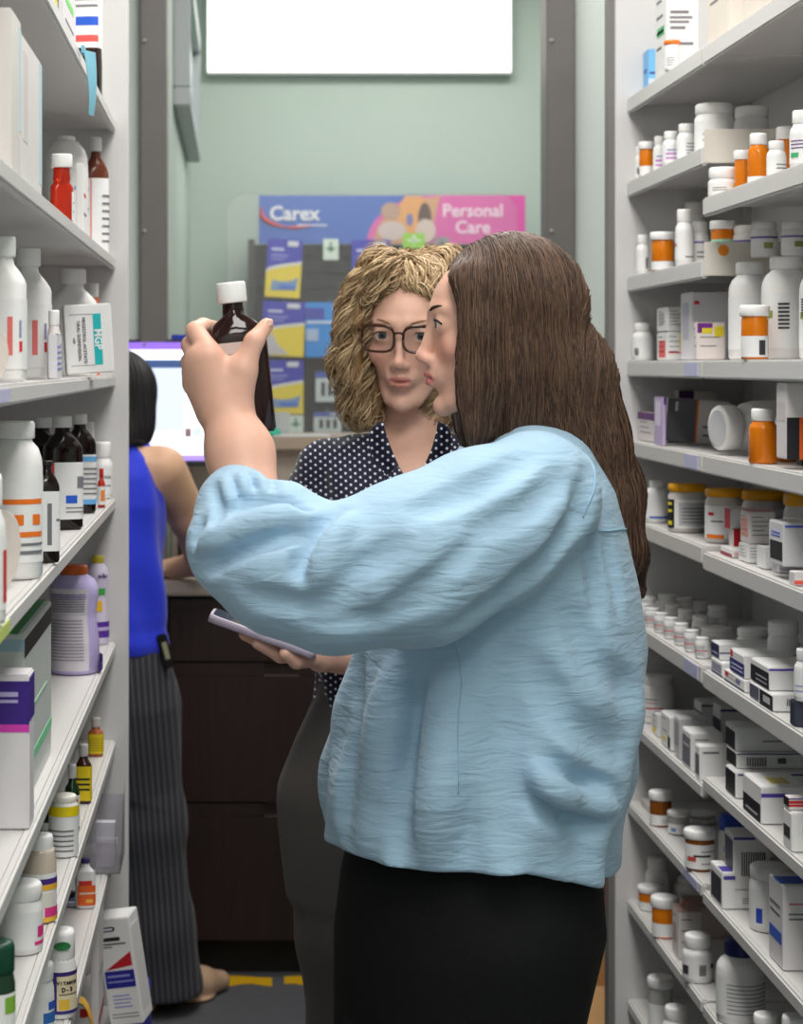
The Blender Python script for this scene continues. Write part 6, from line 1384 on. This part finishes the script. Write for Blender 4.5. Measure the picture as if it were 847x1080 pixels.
me = H.mesh('hair', .005); vcol(me, lambda p: np.tile(np.array(lin((150, 116, 78))[:3]), (len(p), 1))); child('hair', me, HAIRM, W2, W2inv)
NC, NS = 290, 7; N = NC*NS
th = rng.uniform(-math.pi, math.pi, NC); rr = rng.random(NC)**.75*.065
st = np.array([fr2.w((r*math.cos(a), .012+r*math.sin(a)*1.05, .115)) for a, r in zip(th, rr)]); dr = np.array([fr2.R @ V(math.cos(a), .35*math.sin(a)-.1, 0)*(1 if math.cos(a) > 0 else 1) for a in th])
gd = flow(H, st, dr, 34, .0095, .26, rng.uniform(-.001, .006, NC)); L = 90
tt = np.linspace(0, 33, L); gd = np.stack([[np.interp(tt, np.arange(34), gd[i, :, j]) for j in range(3)] for i in range(NC)]).transpose(0, 2, 1)
ln = rng.uniform(.55, 1, NC); gd = np.stack([np.stack([np.interp(np.linspace(0, (L-1)*ln[i], L), np.arange(L), gd[i, :, j]) for j in range(3)], 1) for i in range(NC)])
tg = np.gradient(gd, axis=1); tg /= np.linalg.norm(tg, axis=2, keepdims=True)+1e-9; a = np.cross(tg, np.array([.2, -.9, .3])); a /= np.linalg.norm(a, axis=2, keepdims=True)+1e-9; b = np.cross(tg, a)
arc = np.concatenate([np.zeros((NC, 1)), np.cumsum(np.linalg.norm(np.diff(gd, axis=1), axis=2), 1)], 1)
wl = rng.uniform(.040, .085, NC); ph = rng.uniform(0, 6.28, NC); amp = rng.uniform(.005, .0120, NC); allp = []
for q in range(NS):
    phs = ph+rng.normal(0, .55, NC); am = (amp*rng.uniform(.7, 1.2, NC))[:, None]*np.clip(arc/.05, .12, 1)
    an = arc*2*np.pi/wl[:, None]+phs[:, None]; allp.append(gd+am[:, :, None]*(np.cos(an)[:, :, None]*a+np.sin(an)[:, :, None]*b)+rng.normal(0, .0026, (NC, 1, 3)))
pts = np.concatenate(allp); rad = np.tile(np.linspace(1, .5, L), (N, 1))*rng.uniform(.0007, .0014, N)[:, None]
tubes('hair_curls', pts, rad, cols_between((136, 104, 72), (236, 208, 164), N, rng), HAIRM, W2).data.transform(W2inv)
# phone
t = empty('phone', P(278, 668, 2.905)); t.rotation_euler = (0, math.radians(19.2), math.radians(-4))
PH = M('lavender_phone_case', (196, 184, 204), .35, noise=.04)
m = MB(); poly = [(x, z) for x, z in rounded_poly(-.080, .080, -.038, .038, .012)]
n = len(poly); v0 = [(x, y, -.0055) for x, y in poly]; v1 = [(x, y, .0045) for x, y in poly]; v2 = [(x*.985, y*.97, .0058) for x, y in poly]
m.rings([v0, v1, v2], PH); m.build('case', t)
m = MB(); m.rings([[(x*.95, y*.92, .0055) for x, y in poly], [(x*.95, y*.92, .0063) for x, y in poly]], C((12, 12, 16), .08)); m.build('screen', t)
MB().box(.02, .05, -.0388, -.0375, -.002, .002, C((176, 164, 186), .3), .0004).build('side_button', t)
tag(t, 'phone in a lavender case resting on a hand', 'phone')

# ================================================================== woman at the counter, seen from behind
W3 = empty('person', (-.30, 4.68, 0)); tag(W3, 'dark haired woman in a sleeveless royal blue top and pinstriped trousers at the counter', 'person')
W3inv = Matrix.Translation((.30, -4.68, 0))
fr3 = Frame((-.272, 4.74, 1.405), (.22, .95, -.12), sc=.93)
B = Shape(); head(B, fr3)
B.cap(fr3.w((0, -.03, -.05)), V(-.290, 4.67, 1.29), .05, .055, .03)
B.stack([(.70, -.29, .11, 4.66, .09), (.85, -.30, .11, 4.66, .09), (1.1, -.30, .115, 4.655, .09), (1.28, -.30, .13, 4.665, .07), (1.31, -.30, .10, 4.67, .05)], .05)
for x, y in ((-.195, 4.74), (-.40, 4.66)): B.chain([V(x*.8-.06, y-.05, .74), V(x, y-.03, .48), V(x, y-.01, .10)], [.07, .055, .034], .02); B.chain([V(x, y, .08), V(x+.13, y+.115, .03)], [.03, .024], .02)
for s, shx in ((1, -.168), (-1, -.445)):
    sh = V(shx, 4.67, 1.262); el = V(-.084, 4.88, 1.030) if s > 0 else V(-.52, 4.86, 1.030); wr = V(-.145, 4.965, 1.005) if s > 0 else V(-.42, 4.96, 1.005)
    B.chain([sh, (sh+el)/2+V(.012*s, 0, 0), el], [.052, .044, .036], .025); B.chain([el, wr], [.036, .025], .02)
    hd = V(-.185, 4.985, 1.002) if s > 0 else V(-.37, 4.985, 1.002); B.chain([wr, hd], [.024, .022], .015)
    for i in range(4): B.chain([hd+V(0, .012-.012*i, 0), hd+V(-.028*s, .018-.013*i, .006), hd+V(-.045*s, .014-.012*i, -.012)], [.0095, .009, .0075], .004)
    B.chain([hd+V(.01*s, -.015, 0), hd+V(-.018*s, -.034, -.002)], [.011, .0085], .005)
me = B.mesh('body', .0065, [(.9, .016), (1.6, .006)]); vcol(me, face_color(fr3, (226, 180, 148), (190, 110, 100), (220, 140, 120)))
child('body', me, SKIN, W3, W3inv)
moved(lambda: (eyes(W3, fr3, (50, 36, 28)), brow_lash(W3, fr3, (30, 24, 22))), W3, W3inv)
S = Shape()
def tf(X, Y, Z, th): return -.004*np.sin(th*7+Z*11)-.0025*np.sin(Z*34+th*3)
S.stack([(.845, -.303, .146, 4.655, .115), (.87, -.303, .150, 4.655, .12), (.90, -.303, .144, 4.655, .115), (.93, -.304, .147, 4.655, .118), (1.05, -.304, .138, 4.65, .11), (1.18, -.304, .136, 4.65, .105), (1.25, -.303, .130, 4.66, .095), (1.29, -.302, .122, 4.67, .08), (1.325, -.298, .085, 4.675, .065)], .02, extra=tf)
me = S.mesh('top', .006); child('top', me, fabric('royal_blue_knit', (44, 62, 222), .6, .12, (60, 60, 60)), W3, W3inv)
T = Shape()
T.stack([(.52, -.28, .110, 4.68, .085), (.62, -.285, .135, 4.67, .11), (.72, -.29, .152, 4.665, .13), (.82, -.30, .150, 4.66, .125), (.90, -.303, .135, 4.655, .11)], .03)
T.chain([V(-.225, 4.69, .72), V(-.208, 4.70, .45), V(-.194, 4.73, .20), V(-.180, 4.75, .055)], [.086, .084, .088, .102], .045)
T.chain([V(-.40, 4.65, .72), V(-.41, 4.64, .45), V(-.41, 4.65, .2), V(-.41, 4.66, .055)], [.100, .086, .092, .102], .03)
T.chain([PV(131, 830, 4.55), PV(165, 858, 4.57), PV(185, 872, 4.6)], [.010]*3, .02, True); T.chain([PV(140, 822, 4.55), PV(190, 800, 4.58)], [.008]*2, .02, True); T.chain([PV(150, 880, 4.55), PV(182, 872, 4.57)], [.006]*2, .02, True)
T.fn(lambda X, Y, Z: Z-.038, (-.6, 4.4, -.1), (0, 5, .038), .004)
me = T.mesh('trousers', .008)
def pin():
    m = fabric('pinstriped_suiting', (58, 58, 64), .8, .1, (200, 200, 20), sheen=.1); nt = m.node_tree; b = nt.nodes['Principled BSDF']
    tc = nt.nodes.new('ShaderNodeTexCoord'); sp = nt.nodes.new('ShaderNodeSeparateXYZ'); nt.links.new(tc.outputs['Object'], sp.inputs[0])
    ad = nt.nodes.new('ShaderNodeMath'); ad.operation = 'MULTIPLY_ADD'; ad.inputs[1].default_value = .07; nt.links.new(sp.outputs[2], ad.inputs[0]); nt.links.new(sp.outputs[0], ad.inputs[2])
    ml = nt.nodes.new('ShaderNodeMath'); ml.operation = 'MULTIPLY'; ml.inputs[1].default_value = 75; nt.links.new(ad.outputs[0], ml.inputs[0])
    frc = nt.nodes.new('ShaderNodeMath'); frc.operation = 'FRACT'; nt.links.new(ml.outputs[0], frc.inputs[0]); lt = nt.nodes.new('ShaderNodeMath'); lt.operation = 'LESS_THAN'; lt.inputs[1].default_value = .22; nt.links.new(frc.outputs[0], lt.inputs[0])
    mx = nt.nodes.new('ShaderNodeMix'); mx.data_type = 'RGBA'; mx.inputs[6].default_value = lin((54, 54, 60)); mx.inputs[7].default_value = lin((92, 92, 101)); nt.links.new(lt.outputs[0], mx.inputs[0]); nt.links.new(mx.outputs[2], b.inputs['Base Color']); return m
child('trousers', me, pin(), W3, W3inv)
# hair
H = Shape(); H.ell((0, -.020, .030), (.086, .106, .095), fr3, .02)
H.chain([fr3.w((0, -.035, .04)), fr3.w((0, -.045, -.05)), V(-.285, 4.655, 1.325)], [.084, .084, .070], .03)
H.fn(lambda X, Y, Z: Z-1.322, (-.5, 4.5, 1.2), (-.1, 4.9, 1.322), .004)
me = H.mesh('hair', .007); vcol(me, lambda p: np.tile(np.array(lin((20, 18, 20))[:3]), (len(p), 1))); child('hair', me, HAIRM, W3, W3inv)
N = 700; an = rng.uniform(-math.pi, math.pi, N); st = np.array([fr3.w((.02*math.cos(q), -.03+.02*math.sin(q), .122)) for q in an]); dr = np.array([fr3.R @ V(math.cos(q), math.sin(q)-.3, 0) for q in an])
pts = flow(H, st, dr, 22, .013, .2, rng.uniform(-.001, .003, N)); keep = pts[:, :, 2].min(1) > 1.22; pts[:, :, 2] = np.maximum(pts[:, :, 2], 1.318)
tubes('hair_strands', pts, np.full(pts.shape[:2], .0014), cols_between((14, 13, 15), (44, 40, 44), N, rng), HAIRM, W3).data.transform(W3inv)
# shoes: beige pumps
for x, y in ((-.195, 4.735), (-.415, 4.65)):
    d = V(.155, .15, 0); d /= np.linalg.norm(d); o_ = V(x, y, 0)
    Q = Shape(); Q.chain([o_+V(0, 0, .075), o_+d*.07+V(0, 0, .055), o_+d*.15+V(0, 0, .034), o_+d*.215+V(0, 0, .026)], [.032, .033, .036, .024], .02); Q.cap(o_+V(0, 0, .07), o_+V(0, 0, .006), .015, .006, .01)
    Q.ell(o_+d*.13+V(0, 0, .006), (.05, .045, .006), None, .01)
    Q.fn(lambda X, Y, Z: Z-.001, (-.6, 4.4, -.1), (.2, 5.2, .001), .002)
    child('shoe', Q.mesh('shoe', .005), M('beige_leather', (204, 168, 140), .4, noise=.05), W3, W3inv)
t = empty('belt_clip_device', P(178, 704, 4.60)); t.rotation_euler = (math.radians(-4), math.radians(-14), math.radians(20))
MB().box(-.012, .012, -.012, .012, 0, .078, C((20, 20, 22), .3), .004).build('casing', t); MB().box(-.006, .006, -.0135, -.0115, .02, .06, C((150, 146, 120), .3), .001).build('metal_badge', t); MB().box(-.008, .008, .012, .016, .03, .085, C((40, 40, 44), .3)).build('clip', t)
tag(t, 'small black device clipped at the waist of pinstriped trousers', 'device')
